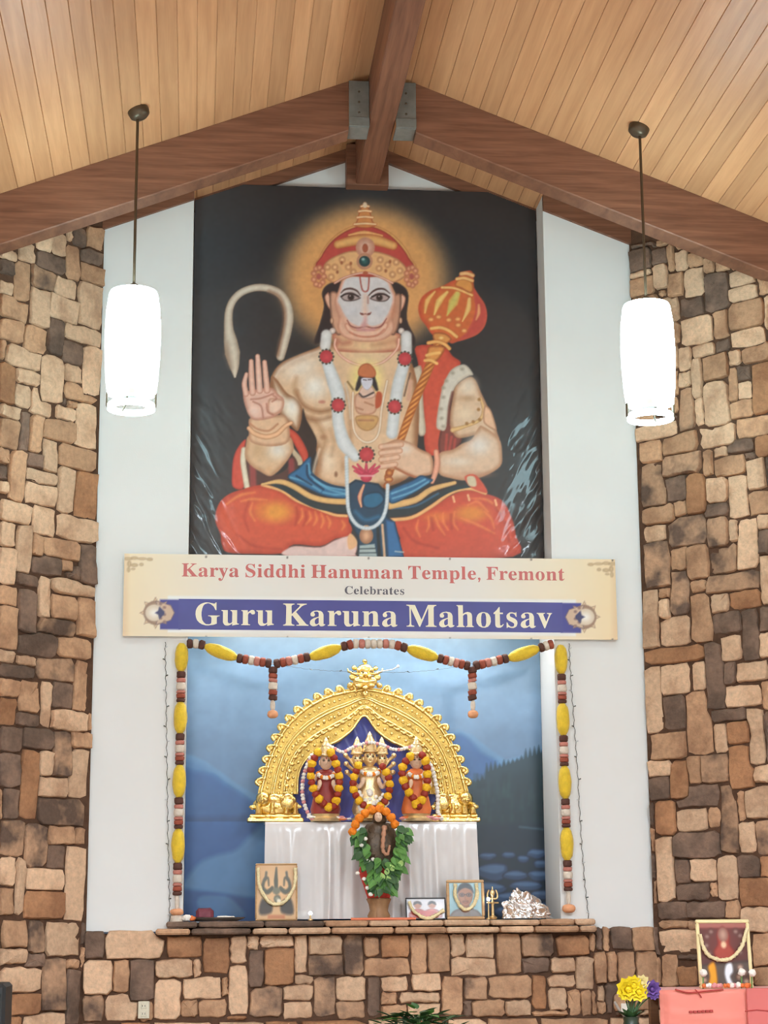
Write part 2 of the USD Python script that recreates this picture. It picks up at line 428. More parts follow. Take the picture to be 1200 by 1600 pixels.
# surveyed stones: left, top, right, bottom (in enlarged views of the photograph) and tone
SL = (parse('0,330,180,430L 200,260,365,455L 390,190,535,335L 545,160,685,390L 705,110,750,240L 750,100,900,290D 910,90,1065,325M 0,440,150,590D 155,450,310,865M 385,345,680,560D 695,290,830,640M 845,330,1050,470D 855,475,1045,680M 330,530,570,740G 575,560,690,620D 585,640,800,830L 0,670,135,790L 0,790,290,1060M 325,730,500,1130L 510,800,815,1070L 815,690,1035,1130L 0,1040,230,1290M 255,1120,490,1400M 500,1060,650,1420D 650,1090,1030,1290L 650,1290,860,1520D 870,1310,1020,1850L 70,1330,425,1560L 0,1280,45,1470M 435,1440,655,1920L', 0, 340, 6.667)
    + parse('0,50,150,470B 170,90,410,265L 675,60,850,240L 680,240,1000,440M 165,280,320,505L 310,320,555,590L 590,370,690,480D 640,440,800,500M 585,510,785,640L 800,460,990,930L 0,490,215,620L 0,640,195,930M 215,560,300,960D 295,590,435,980M 445,620,780,850M 455,835,600,1180L 620,900,980,1150M 0,930,90,1090M 99,960,255,1480M 285,1000,435,1130D 0,1130,65,1260D 0,1290,80,1400L 280,1160,590,1300L 270,1320,585,1520L 605,1130,760,1605L 785,1170,990,1665B', 0, 560, 6.667)
    + parse('0,30,335,240L 345,80,580,370L 600,165,985,430L 0,230,150,490L 180,280,320,760L 330,360,440,580M 463,400,825,610M 840,450,980,880D 0,510,160,880L 325,590,630,780D 630,640,750,740M 690,700,830,830D 540,840,985,990L 180,790,400,900D 410,810,510,1230L 0,910,185,1100M 200,945,380,1390D 540,1010,795,1250M 810,1030,955,1430M 405,1260,780,1410G 0,1120,185,1560M 190,1400,590,1630D 600,1450,940,1655M', 0, 780, 6.667)
    + parse('0,110,155,230L 180,150,365,255L 0,250,355,390D 385,170,770,415G 775,220,920,740M 0,420,195,580M 205,425,410,745M 435,440,530,910L 545,450,750,710D 540,740,905,940L 0,610,170,890B 180,760,410,900D 0,910,220,1160D 240,925,545,1130D 560,930,730,1420G 740,960,915,1115M 725,1140,905,1640L 0,1170,210,1530D 225,1150,390,1860B 400,1150,540,1410L 410,1440,695,1630L', 0, 1000, 6.667)
    + parse('45,70,210,395D 0,70,20,400M 400,190,880,460G 15,420,250,780G 265,450,490,890G 510,480,775,655M 785,480,880,660M 475,675,670,910D 690,690,870,1450L 0,790,155,1090L 171,795,250,1395L 265,910,640,1130L 260,1150,665,1430B 0,1120,140,1390M', 0, 1220, 6.667)
    + parse('18,155,165,315M 185,160,270,350G 290,165,498,370L 0,335,165,420L 165,340,270,440D 0,450,250,600L 270,390,405,715G 410,400,495,450M 415,460,500,800D 40,605,255,740B 150,730,390,850L 50,755,150,850B 0,610,40,800D', 0, 1400, 4.0))
SF = (parse('512,215,650,385D 660,215,1020,388L 515,405,700,612L 710,400,805,600M 815,400,960,650D 515,625,640,800G 660,612,858,780L 865,660,950,790M', 0, 1400, 4.0)
    + parse('210,165,475,325B 105,340,400,485L 415,350,465,475L 110,505,305,815L 330,485,625,650L 635,490,675,625M 490,180,685,450B 705,165,820,370L 840,155,915,265L 937,130,1190,245L 845,280,955,555D 965,255,1190,545B 690,395,835,770L 320,665,440,785M 455,655,665,795M 860,555,1100,790G 150,820,365,900M 390,815,520,900L 550,795,820,900B 850,795,985,900L 1005,795,1105,900M', 220, 1430, 5.0)
    + parse('10,550,240,660L 10,685,235,860L 100,160,195,445L 215,165,470,300L 190,310,480,465G 490,150,635,465G 650,175,755,315M 780,125,995,325B 655,340,995,470M 1015,135,1130,450M 90,470,240,535L 255,490,415,785G 435,485,650,665L 430,675,650,850G 675,490,765,785D 785,485,980,590L 775,600,900,695M 1020,465,1240,585L 925,610,1235,680L 995,700,1230,800L 245,800,370,850L 660,800,780,850M 775,705,975,800M', 440, 1430, 5.0)
    + parse('35,155,210,440M 220,140,325,320L 345,145,560,325L 235,335,570,470L 585,140,765,455M 780,125,1020,320G 770,335,990,450D 1010,335,1190,445L 155,485,310,780M 330,490,505,655G 525,475,850,645M 860,475,965,730B 985,475,1190,555L 990,575,1125,735L 395,660,640,850M 655,670,845,850L 860,755,1130,840M 1050,160,1295,310B 330,660,385,800D 1145,590,1230,850M', 660, 1430, 5.0)
    + parse('205,150,245,280M 250,90,300,270D 310,90,355,270M 375,95,535,265D 550,95,745,275M 100,330,235,575L 245,290,335,525M 340,290,415,520M 430,285,555,520M 570,295,745,530M 50,590,215,850M 220,590,255,850M 275,560,320,670L 270,680,330,760M 265,770,370,850M 400,610,500,740M 610,750,700,850L 330,540,440,760D 420,740,520,850D 560,545,740,740M', 880, 1430, 5.0))
SR = (parse('95,100,240,270D 250,100,370,220D 385,70,430,280M 440,120,540,270L 545,130,665,240M 680,180,755,285M 775,190,880,275M 885,270,1090,390L 885,385,1105,515L 100,240,235,320L 100,320,265,480M 270,220,380,420L 385,300,505,480M 520,240,668,485L 680,290,875,600D 885,530,1165,740M 1180,480,1260,750L 480,490,700,640D 490,640,745,870L 750,605,870,830M 900,745,1175,890L 580,870,760,970L 765,830,895,930D 885,910,975,1040L 985,870,1250,1015M 100,490,300,640M 310,490,470,700L 100,650,300,820L 310,710,480,880M 100,830,290,1000L 300,890,460,1080L 100,1010,290,1180M 300,1090,460,1300M 100,1190,290,1400L 300,1310,460,1440M 470,900,570,1085L 585,1000,660,1310L 670,950,870,1160M 880,1070,945,1345M 955,1040,1055,1165D 1080,1010,1250,1440B 470,1090,565,1220L', 970, 370, 5.217)
    + parse('470,135,595,480G 600,115,665,440L 680,90,885,440L 960,80,1065,220L 890,235,1085,375M 145,430,450,545L 635,430,930,610L 955,375,1250,525M 335,495,620,665M 160,550,330,740M 760,605,860,695L 875,560,1090,660D 1105,520,1250,690B 340,640,650,840G 670,630,745,850M 760,690,1010,845M 1020,650,1090,710D 1035,720,1175,960L 1180,700,1250,960D 172,750,360,1100G 370,845,530,1055D 540,830,685,1155B 690,870,865,1065L 880,850,1030,1190L 1050,975,1250,1160M 180,1070,430,1240M 440,1060,550,1170M 690,1080,875,1180D', 970, 580, 5.217)
    + parse('185,145,360,290L 390,90,690,320G 705,100,870,330G 885,110,945,290L 950,95,1115,515L 1120,70,1250,180L 1130,190,1250,390D 205,290,390,665G 400,325,535,520M 545,290,710,595M 720,310,945,550G 1150,410,1250,800L 700,530,1130,690G 200,680,300,1160L 310,680,400,745M 315,770,390,915L 410,540,550,885G 570,610,685,700M 735,705,875,860L 890,680,1135,835B 575,715,735,1110M 750,870,970,1040D 325,905,560,1140L 985,840,1120,1260D 1140,820,1250,1020D 820,1065,990,1260L 1130,1040,1250,1230L', 970, 790, 5.217)
    + parse('215,50,680,180B 700,20,835,565D 220,220,330,755L 320,200,555,440L 580,175,690,405L 330,455,520,730D 535,420,740,935M 840,170,935,360D 945,180,1190,330L 845,365,1140,540L 1160,340,1250,570M 720,570,1020,660D 745,690,860,915L 875,670,1040,840B 1045,560,1165,1015L 1175,590,1250,1000D 255,760,525,970M 245,980,405,1105L 410,950,540,1290B 550,950,655,1165M 660,940,870,1160G 885,860,1075,1210B 1085,1020,1250,1155L', 970, 1000, 5.217)
    + parse('260,25,435,200D 285,205,440,490B 460,90,800,260D 450,285,700,460L 710,275,805,430M 810,80,945,640G 940,135,1010,370M 1018,100,1250,350L 960,395,1090,635L 1105,380,1250,650G 1140,660,1250,830B 300,510,430,1030L 435,470,820,675D 440,700,560,885D 575,680,775,870L 790,665,945,1020L 950,660,1130,835D 440,890,715,1020D 728,885,785,995M 970,850,1250,1070B 310,1040,540,1180D 550,1040,850,1170D 865,1030,970,1170M 990,1085,1250,1280L', 970, 1210, 5.217)
    + parse('520,140,700,195M 705,160,760,205M 1105,235,1250,435M 1110,450,1250,560M 525,215,760,355L 540,362,630,565M 640,365,760,395D 640,445,750,560B 770,290,900,420M 910,300,1090,440L 780,440,940,600M 950,450,1095,590B 520,580,680,700D 690,590,830,720M 840,610,1000,740L 1010,600,1250,720D 520,710,660,830L 670,730,860,850M 870,750,1100,860B', 900, 1400, 4.0))

S2 = math.sqrt(.5)
def plane_maps(side):
    """Plane of a splayed stone wall (side -1 / 1) or of the front wall (0): to3(u, v, depth) and from photo (x, y) to (u, v)."""
    P0 = np.array([OUT_L if side < 0 else OUT_R if side > 0 else 0.0, 0.0, 0.0])
    d = np.array([side, -1, 0]) * S2 if side else np.array([1.0, 0, 0])
    nrm = np.array([-side, -1, 0]) * S2 if side else np.array([0, -1.0, 0])
    def to3(V):
        return P0 + V[:, :1] * d + np.array([0, 0, 1.0]) * V[:, 1:2] + V[:, 2:3] * nrm
    def uv(x, y):
        r = _fw + CAM_R * (x - 600) / F_PX - CAM_U * (y - 800) / F_PX
        q = EYE + r * (((P0 + nrm * .03 - EYE) @ nrm) / (r @ nrm))
        return (q - P0) @ d, q[2]
    return to3, uv

def lay(name, side, stones, region, more, core_depth=-.005):
    to3, uv = plane_maps(side)
    rects = []
    for x0, y0, x1, y1, t in stones:
        xm, ym = (x0 + x1) / 2, (y0 + y1) / 2
        us = [uv(x0, ym)[0], uv(x1, ym)[0]]; vs = [uv(xm, y1)[1], uv(xm, y0)[1]]
        if side and min(us) < .024: us = [-.003, max(us)]
        rects.append((sbox(min(us), min(vs), max(us), max(vs)).buffer(.005, join_style=2), t))
    placed = settle(rects, region) + more
    t = name if isinstance(name, Usd.Prim) else thing(name, kind='structure')
    for i, (poly, tone) in enumerate(placed):
        V, f = stone_mesh(poly, .03 + .018 * random.random(), i * 3 + 17 * (side + 2))
        if side > 0: f = f[:, ::-1]   # keeps outward faces outward
        if side == 0: pass
        W = to3(V)
        me = trimesh.Trimesh(W, f, process=False)
        nrm = np.array([-side, -1, 0.0])
        if (me.face_normals[-1] @ nrm) < 0: me = trimesh.Trimesh(W, f[:, ::-1], process=False)
        put(t, 'stone', me, STONE[tone], smooth=40)
    return t, to3

def roofcap(side, u1):
    P0 = OUT_L if side < 0 else OUT_R
    return roof(P0 + side * u1 * S2)

for side, name, S in ((-1, 'wall_left', SL), (1, 'wall_right', SR)):
    to3, uv = plane_maps(side)
    U0, U1 = (-.01, .50) if side < 0 else (-.01, .64)
    lowz = .66
    edge = [uv(0 if side < 0 else 1200, y)[0] + .012 for y in (380, 800, 1200, 1600)]
    zed = [uv(0 if side < 0 else 1200, y)[1] for y in (380, 800, 1200, 1600)]
    region = Polygon([(-.002, lowz), (edge[-1], lowz)] + [(e, z) for e, z in zip(edge[::-1], zed[::-1])] + [(edge[0], 4.6), (-.002, 4.68)])
    out = [(p, t) for p, t in ashlar(-.01, 0.0, edge[-1] + .1, lowz - .005, 3 + side)]
    for p, t in ashlar(min(edge) - .05, 0.0, 1.45, 4.75, 9 + side):
        q = p.difference(Polygon([(-1, lowz - .004), (edge[-1] + .1, lowz - .004), (edge[-1] + .1, -1), (-1, -1)])).difference(region.buffer(.005))
        q = max(getattr(q, 'geoms', [q]), key=lambda g: g.area)
        if q.area > .0025: out.append((q.buffer(-.003), t))
    cap = Polygon([(-.02, -1), (1.6, -1), (1.6, roofcap(side, 1.6) - .04), (-.02, roofcap(side, -.02) - .04)])
    out = [(p.intersection(cap), t) for p, t in out if p.intersection(cap).area > .002 and p.intersection(cap).geom_type == 'Polygon']
    t, to3 = lay(name, side, S, region.intersection(cap), out[:155])
    core = Polygon([(-.004, 0), (1.5, 0), (1.5, roofcap(side, 1.5)), (-.004, roofcap(side, -.004))])
    me = trimesh.creation.extrude_polygon(core, .12, engine='earcut')
    V = np.array(me.vertices); V[:, 2] -= .098
    me = trimesh.Trimesh(to3(V), me.faces, process=False); me.fix_normals()
    put(t, 'mortar', me, M['mortar'])
    # plain wall between the stone splay and the side wall, outside the picture
    x_end = (OUT_L if side < 0 else OUT_R) + side * 1.5 * S2
    xs = sorted((x_end - side * .05, XC + side * (HALF + .1)))
    put(t, 'plaster_return', gable(xs[0], xs[1], 0.0, -1.08, -.95), M['plaster'])

# front: the lower wall, with the deeper altar base in its middle
BASE_L, BASE_R, BASE_Y = -.172, 1.945, -.09
to3f, uvf = plane_maps(0)
reg = Polygon([(OUT_L + .01, .70), (OUT_R - .01, .70), (OUT_R - .01, 1.122), (BASE_R, 1.122), (BASE_R, 1.095), (BASE_L, 1.095), (BASE_L, 1.122), (OUT_L + .01, 1.122)])
extra = ashlar(OUT_L + .01, 0.0, OUT_R - .01, .695, 5)
fs, _ = lay(wall, 0, SF, reg, extra)
# ------------------------------------------------------------------ pendant lamps
M['diffuser'] = glow('lit_opal_glass', LAMP_TINT, LAMP_POWER)
M['upper_lens'] = glow('lit_upper_lens', LAMP_TINT, LAMP_POWER * 6.0)
LAMP_Y, LAMP_DX, LAMP_BOT, LAMP_TOP = -1.147, 1.185, 3.395, 3.99
def make_pendant(label, group=None):
    x0 = XC - LAMP_DX
    t = thing('pendant_lamp', label, 'lamp', (x0, LAMP_Y, 0), 0, group)
    zc = roof(x0)
    can = lathe([(.0, -.045), (.03, -.045), (.046, -.032), (.05, -.012), (.05, .004), (0, .004)], 24)
    can.apply_transform(trimesh.transformations.rotation_matrix(-math.atan(SLOPE), [0, 1, 0])); can.apply_translation([0, 0, zc])
    put(t, 'canopy', can, M['bronze'], smooth=40)
    put(t, 'rod', tube([(0, 0, LAMP_TOP - .01), (0, 0, zc - .03)], .0065, 10), M['bronze'], smooth=40)
    put(t, 'cap', lathe([(.0, LAMP_TOP - .05), (.03, LAMP_TOP - .05), (.034, LAMP_TOP - .02), (.02, LAMP_TOP), (.0, LAMP_TOP + .012)], 20), M['bronze'], smooth=40)
    df = put(t, 'diffuser', lathe([(0, LAMP_BOT + .125), (.03, LAMP_BOT + .125), (.06, LAMP_BOT + .122), (.090, LAMP_BOT + .118), (.100, LAMP_BOT + .13), (.1045, LAMP_BOT + .3), (.1035, LAMP_TOP - .09), (.098, LAMP_TOP - .05), (.085, LAMP_TOP - .046)], 32), M['diffuser'], smooth=60)
    put(df, 'upper_lens', lathe([(.086, LAMP_TOP - .047), (.085, LAMP_TOP - .045), (.036, LAMP_TOP - .045), (.034, LAMP_TOP - .047)], 32), M['upper_lens'], smooth=40)
    r = .1115
    gs = put(t, 'glass_shade', lathe([(r - .004, LAMP_BOT + .078), (r - .002, LAMP_BOT + .078), (r + .006, LAMP_BOT + .14), (r + .013, LAMP_BOT + .25), (r + .015, LAMP_BOT + .34), (r + .011, LAMP_TOP - .13), (r, LAMP_TOP - .05), (r - .006, LAMP_TOP - .035), (r - .012, LAMP_TOP - .035), (r - .004, LAMP_BOT + .078)], 36), M['diffuser'], smooth=40)
    put(t, 'bottom_ring', lathe([(.085, LAMP_BOT + .006), (.107, LAMP_BOT + .006), (.107, LAMP_BOT + .03), (.102, LAMP_BOT + .036), (.085, LAMP_BOT + .03), (.085, LAMP_BOT + .006)], 32), M['diffuser'], smooth=40)
    put(t, 'finial', lathe([(0, LAMP_BOT + .055), (.044, LAMP_BOT + .058), (.040, LAMP_BOT + .066), (.028, LAMP_BOT + .085), (.024, LAMP_BOT + .118), (0, LAMP_BOT + .12)], 20), M['bronze'], smooth=40)
    for k in range(3):
        a = k * 2 * math.pi / 3
        put(t, 'arm', tube([(.03 * math.cos(a), .03 * math.sin(a), LAMP_BOT + .06), (.088 * math.cos(a), .088 * math.sin(a), LAMP_BOT + .02)], .004, 6), M['bronze'])
    for a in (0, math.pi):
        put(t, 'clip', rbox(-.004, -.012, LAMP_BOT + .02, .004, .012, LAMP_BOT + .085, .002).apply_transform(trimesh.transformations.rotation_matrix(a, [0, 0, 1])).apply_translation([.108 * math.cos(a), .108 * math.sin(a), 0]), M['bronze'])
    return t
p0 = make_pendant('lit cylinder pendant lamp hanging in front of the left white panel')
place_copy(p0, (XC + LAMP_DX, LAMP_Y, 0), math.pi, 'lit cylinder pendant lamp hanging in front of the right stone edge')
for y in (-5.6, -10.2):
    for sx in (-1, 1):
        place_copy(p0, (XC + sx * LAMP_DX, y, 0), 0 if sx < 0 else math.pi, 'lit cylinder pendant lamp further back in the hall', 'pendant lamps further back in the hall')
# ------------------------------------------------------------------ flat prints: ink laid on a fine mesh
class Ink:
    """Colours (sRGB 0..255) over a sheet; X, Y are the sheet's drawing coordinates."""
    def __init__(self, X, Y, base):
        self.X, self.Y = X, Y
        self.C = np.repeat(np.array([base], float), len(X), 0)
    def mix(self, idx, m, col):
        c = np.asarray(col, float)
        self.C[idx] = self.C[idx] * (1 - m[:, None]) + (c if c.ndim == 2 else c[None]) * m[:, None]
    def near(self, P, pad):
        lo, hi = P.min(0) - pad, P.max(0) + pad
        return np.nonzero((self.X > lo[0]) & (self.X < hi[0]) & (self.Y > lo[1]) & (self.Y < hi[1]))[0]
    @staticmethod
    def segs(x, y, P, closed=True):
        A = P; B = np.roll(P, -1, 0) if closed else P[1:]
        A = A if closed else P[:-1]
        d2 = np.full(len(x), 1e18); t_at = np.zeros(len(x)); ins = np.zeros(len(x), bool)
        for k, (a, b) in enumerate(zip(A, B)):
            e = b - a; L = e @ e + 1e-12
            t = np.clip(((x - a[0]) * e[0] + (y - a[1]) * e[1]) / L, 0, 1)
            q = (x - a[0] - t * e[0]) ** 2 + (y - a[1] - t * e[1]) ** 2
            better = q < d2; d2 = np.where(better, q, d2); t_at = np.where(better, k + t, t_at)
            if closed and a[1] != b[1]:
                c = ((a[1] > y) != (b[1] > y)) & (x < (b[0] - a[0]) * (y - a[1]) / (b[1] - a[1]) + a[0])
                ins ^= c
        return np.sqrt(d2), t_at, ins
    def area(self, pts, col, edge=None, w=10, soft=1.2, curve=True, alpha=1.0):
        """Filled shape; from its outline inwards over w the colour goes from edge to col."""
        P = spline(pts, 4, True) if curve else np.asarray(pts, float)
        i = self.near(P, 3 * soft + 1)
        if not len(i): return
        d, _, ins = self.segs(self.X[i], self.Y[i], P)
        s = np.where(ins, d, -d)
        m = np.clip(s / soft * .5 + .5, 0, 1) * alpha
        c = np.asarray(col, float)
        if edge is not None:
            k = np.clip(s / w, 0, 1); k = k * k * (3 - 2 * k)
            c = np.asarray(edge, float)[None] * (1 - k[:, None]) + c[None] * k[:, None]
        self.mix(i, m, c)
    def line(self, pts, width, col, edge=None, soft=1.0, curve=True, bands=None, alpha=1.0):
        """Brush stroke; width may vary along the path; bands: (number per unit, second colour, lean)."""
        n = 4
        P = spline(pts, n) if curve else np.asarray(pts, float)
        W = np.broadcast_to(np.asarray(width, float), (len(pts),))
        i = self.near(P, W.max() / 2 + 3 * soft)
        if not len(i): return
        d, t, _ = self.segs(self.X[i], self.Y[i], P, False)
        w = np.interp(t / (n if curve else 1), np.arange(len(W)), W) / 2
        m = np.clip((w - d) / soft * .5 + .5, 0, 1) * alpha
        c = np.repeat(np.asarray(col, float)[None], len(i), 0)
        if edge is not None:
            k = np.clip(d / np.maximum(w, .01), 0, 1)[:, None] ** 2
            c = c * (1 - k) + np.asarray(edge, float)[None] * k
        if bands:
            per, c2, lean = bands
            k = (.5 + .5 * np.sin((self.Y[i] + lean * self.X[i]) * per))[:, None]
            c = c * k + np.asarray(c2, float)[None] * (1 - k)
        self.mix(i, m, c)
    def glowspot(self, cx, cy, rx, ry, col, alpha=1.0, hard=0.0, rot=0.0):
        dx, dy = self.X - cx, self.Y - cy
        c, s = math.cos(rot), math.sin(rot)
        u, v = (dx * c + dy * s) / rx, (-dx * s + dy * c) / ry
        r = np.sqrt(u * u + v * v)
        i = np.nonzero(r < 1)[0]
        k = np.clip((1 - r[i]) / (1 - hard), 0, 1); k = k * k * (3 - 2 * k)
        self.mix(i, k * alpha, col)
    def dot(self, cx, cy, rx, ry, col, soft=.8, edge=None, rot=0.0):
        a = np.linspace(0, 2 * math.pi, 21)[:-1]
        c, s = math.cos(rot), math.sin(rot)
        P = np.stack([cx + rx * np.cos(a) * c - ry * np.sin(a) * s, cy + rx * np.cos(a) * s + ry * np.sin(a) * c], 1)
        self.area(P, col, edge, min(rx, ry), soft, False)
    def grain(self, amp, scale, seed=0):
        n = meshkit.fbm(np.stack([self.X * scale, self.Y * scale, np.zeros_like(self.X)], -1), 3, seed) - .5
        self.C *= (1 + amp * 2 * n)[:, None]

def sheet(x0, x1, z0, z1, Y, step, keep=None, bulge=None):
    nx, nz = int((x1 - x0) / step) + 1, int((z1 - z0) / step) + 1
    gx, gz = np.meshgrid(np.linspace(x0, x1, nx), np.linspace(z0, z1, nz))
    V = np.stack([gx.ravel(), np.full(gx.size, Y), gz.ravel()], 1)
    i, j = np.meshgrid(np.arange(nx - 1), np.arange(nz - 1)); a = (j * nx + i).ravel()
    F = np.vstack([np.c_[a, a + 1, a + nx + 1], np.c_[a, a + nx + 1, a + nx]])
    if keep is not None:
        ok = keep(V); F = F[ok[F].all(1)]
        used = np.unique(F); re = np.full(len(V), -1); re[used] = np.arange(len(used)); V, F = V[used], re[F]
    flat = V.copy()
    if bulge is not None: V = bulge(V)
    return V, F, flat

def crop(ox, oy, s):
    return lambda *p: [(ox + x / s, oy + y / s) for x, y in p]

# ---- the big devotional poster
POSTER_Y = REC - .035
def pleats(V):
    """The vinyl hangs in small wrinkles near its lower corners and sides."""
    x, z = V[:, 0], V[:, 2]
    u, w = (x - IN_L) / (IN_R - IN_L), (z - 3.0) / 2.0
    edge = np.clip((.17 - np.minimum(u, 1 - u)) / .15, 0, 1) * np.clip((.62 - w) / .55, 0, 1)
    lean = np.where(u < .5, 1.0, -1.0)
    n = meshkit.fbm(np.stack([(x + lean * (z - 3.0) * .5) * 12, (z - 3) * 4.5, np.zeros_like(x)], -1), 3, 5) - .5
    m = meshkit.fbm(np.stack([x * 2.2, z * 2.2, np.ones_like(x)], -1), 2, 9) - .5
    W = V.copy(); W[:, 1] += edge * np.clip(np.abs(n) - .05, 0, 1) * .035 + m * .006
    return W
V, Fc, flat = sheet(IN_L + .004, IN_R - .004, 2.985, 5.03, POSTER_Y, .0041, keep=lambda P: P[:, 2] < ROOF_Z - SLOPE * np.abs(P[:, 0] - XC) - .012, bulge=pleats)
K = Ink(*print_coords(flat), (44, 44, 47))
X, Y = K.X, K.Y
K.C += np.clip((720 - Y) / 400, 0, 1)[:, None] * 0 + np.clip((440 - X) / 160, 0, 1)[:, None] * np.array([22, 28, 31])
K.C = K.C * (1 - np.clip((Y - 600) / 200, 0, 1)[:, None] * .45) + np.array([66, 55, 50]) * np.clip((Y - 600) / 200, 0, 1)[:, None] * .45
SK, SH, HI, PK = (220, 186, 152), (148, 100, 68), (238, 232, 224), (226, 176, 154)
# halo
K.glowspot(570, 436, 166, 148, (120, 112, 96), .85, .45)
K.glowspot(570, 436, 150, 133, (216, 158, 100), 1.0, .62)
K.glowspot(572, 380, 110, 80, (224, 170, 112), .5)
# tail
c4 = crop(330, 430, 7.06)
K.line(c4((262, 1120), (255, 1010), (235, 860), (212, 720), (194, 600), (190, 470), (205, 360), (255, 260), (350, 180), (500, 135), (650, 150), (770, 215), (840, 330), (858, 470), (838, 620), (805, 760), (765, 900)),
       [4, 15, 24, 21, 15, 13, 12, 11.5, 11.5, 11.5, 12, 13, 14, 15, 14, 13.5, 13], (214, 204, 188), (150, 128, 108), 1.0)
K.line(c4((640, 175), (745, 230), (800, 350), (810, 480), (790, 620), (755, 760), (735, 880)), 5, (150, 108, 84), None, 3, alpha=.7)
K.line(c4((215, 1010), (185, 880), (180, 750)), [6, 10, 4], (150, 122, 102), None, 5, alpha=.6)
# cloth behind: right shoulder shawl
c7 = crop(590, 540, 5.4545)
K.area(c7((330, 5), (560, 10), (640, 90), (710, 150), (640, 260), (590, 420), (560, 620), (560, 900), (420, 920), (390, 700), (370, 400), (345, 150)), (206, 86, 66), (186, 66, 52), 8)
K.area(c7((600, 520), (650, 700), (720, 800), (640, 900), (540, 930), (520, 800)), (128, 66, 58), (98, 50, 46), 5)
for a in ((590, 760, 580, 890), (630, 780, 610, 890), (660, 800, 650, 880)):
    K.line(c7((a[0], a[1]), (a[2], a[3])), 4, (176, 74, 64), None, 1.5)
K.area(c7((700, 165), (760, 170), (815, 245), (770, 262), (690, 318), (640, 410), (606, 560), (580, 712), (535, 722), (500, 690), (512, 560), (540, 400), (560, 330), (620, 215)), (212, 205, 192), (186, 174, 158), 5)
for q in ((560, 360), (585, 300), (640, 235), (560, 440), (540, 540), (545, 620), (720, 200), (560, 690)):
    K.glowspot(*c7(q)[0], 6, 5, (158, 148, 130), .8)
K.area(c7((268, 240), (330, 180), (375, 190), (385, 400), (395, 560), (410, 740), (360, 770), (330, 690), (335, 600), (300, 430)), (206, 196, 178), (176, 158, 138), 5)
# shoulder, chest, belly
K.area([(520, 536), (490, 545), (462, 556), (438, 568), (424, 588), (423, 612), (440, 632), (456, 642), (470, 655), (476, 668), (480, 682), (492, 700), (497, 720), (491, 740), (500, 757), (540, 768), (600, 762), (642, 742), (652, 700), (655, 640), (652, 600), (640, 560), (612, 533)], SK, SH, 16)
K.glowspot(575, 560, 60, 40, (232, 205, 165), .7); K.glowspot(470, 575, 55, 26, HI, .7, rot=-.4); K.glowspot(492, 604, 34, 34, HI, .95)
K.line([(463, 612), (468, 626), (478, 636), (498, 643), (520, 640)], 6, SH, None, 4, alpha=.85)
K.line([(463, 590), (460, 602), (463, 614)], 5, (186, 142, 104), None, 4, alpha=.6)
K.dot(503, 628, 5, 2.2, (196, 126, 110), 2)
K.glowspot(509, 660, 18, 16, (226, 208, 184), .8); K.glowspot(512, 720, 20, 32, (234, 214, 190), .9); K.line([(487, 652), (500, 668), (508, 690), (500, 712), (497, 735)], 6, (176, 130, 94), None, 5, alpha=.7)
K.line([(515, 672), (522, 690), (518, 712)], 4, (176, 134, 100), None, 4, alpha=.5); K.dot(525, 741, 2.2, 4, (140, 92, 66), 2)
K.glowspot(628, 690, 24, 40, (220, 186, 156), .7); K.glowspot(632, 735, 22, 18, (232, 206, 182), .8)
K.line([(470, 648), (484, 655), (500, 656), (522, 650)], 5, (140, 94, 66), None, 4, alpha=.7); K.line([(540, 610), (546, 640), (548, 690)], 5, (160, 112, 80), None, 4, alpha=.6)
K.line([(430, 590), (440, 575), (462, 562), (500, 548)], 4, (246, 236, 222), None, 4, alpha=.7); K.line([(499, 702), (493, 722), (489, 740)], 3, (240, 222, 200), None, 2.5, alpha=.8)
K.glowspot(505, 683, 10, 7, (160, 114, 84), .7); K.glowspot(536, 728, 8, 22, (176, 132, 100), .6); K.glowspot(640, 715, 10, 24, (150, 104, 76), .6)
# upper arm (viewer's left)
c5 = crop(350, 540, 5.714)
K.area(c5((420, 280), (470, 300), (560, 420), (640, 470), (698, 560), (692, 680), (655, 765), (580, 700), (500, 620), (440, 450)), (224, 208, 188), SH, 12)
K.glowspot(*c5((610, 550))[0], 16, 22, HI, .9)
K.area(c5((705, 560), (735, 660), (790, 760), (828, 850), (815, 950), (770, 1010), (745, 960), (715, 860), (668, 780), (690, 690)), (58, 46, 43), None, 5)
# shawl on the viewer's left
K.area(c5((540, 735), (625, 760), (700, 850), (752, 975), (722, 1055), (670, 960), (600, 830)), (206, 86, 66), (186, 64, 50), 5)
K.area(c5((590, 880), (640, 940), (690, 1000), (700, 1060), (640, 1060), (610, 960)), (196, 178, 150), None, 5)
K.area(c5((190, 880), (230, 1000), (420, 1150), (560, 1100), (610, 980), (660, 1080), (560, 1200), (230, 1260), (185, 1100)), (86, 58, 52), None, 5)
K.line(c5((255, 1060), (260, 1250)), 10, (150, 70, 66), None, 2); K.line(c5((600, 1030), (605, 1140)), 9, (140, 66, 66), None, 2)
K.area(c5((195, 840), (130, 900), (85, 1000), (72, 1130), (80, 1262), (180, 1262), (170, 1000)), (206, 82, 64), (186, 62, 50), 4)
K.line(c5((178, 930), (170, 1030), (185, 1140), (205, 1260)), 9, (222, 212, 192), (186, 164, 132), 1.2)
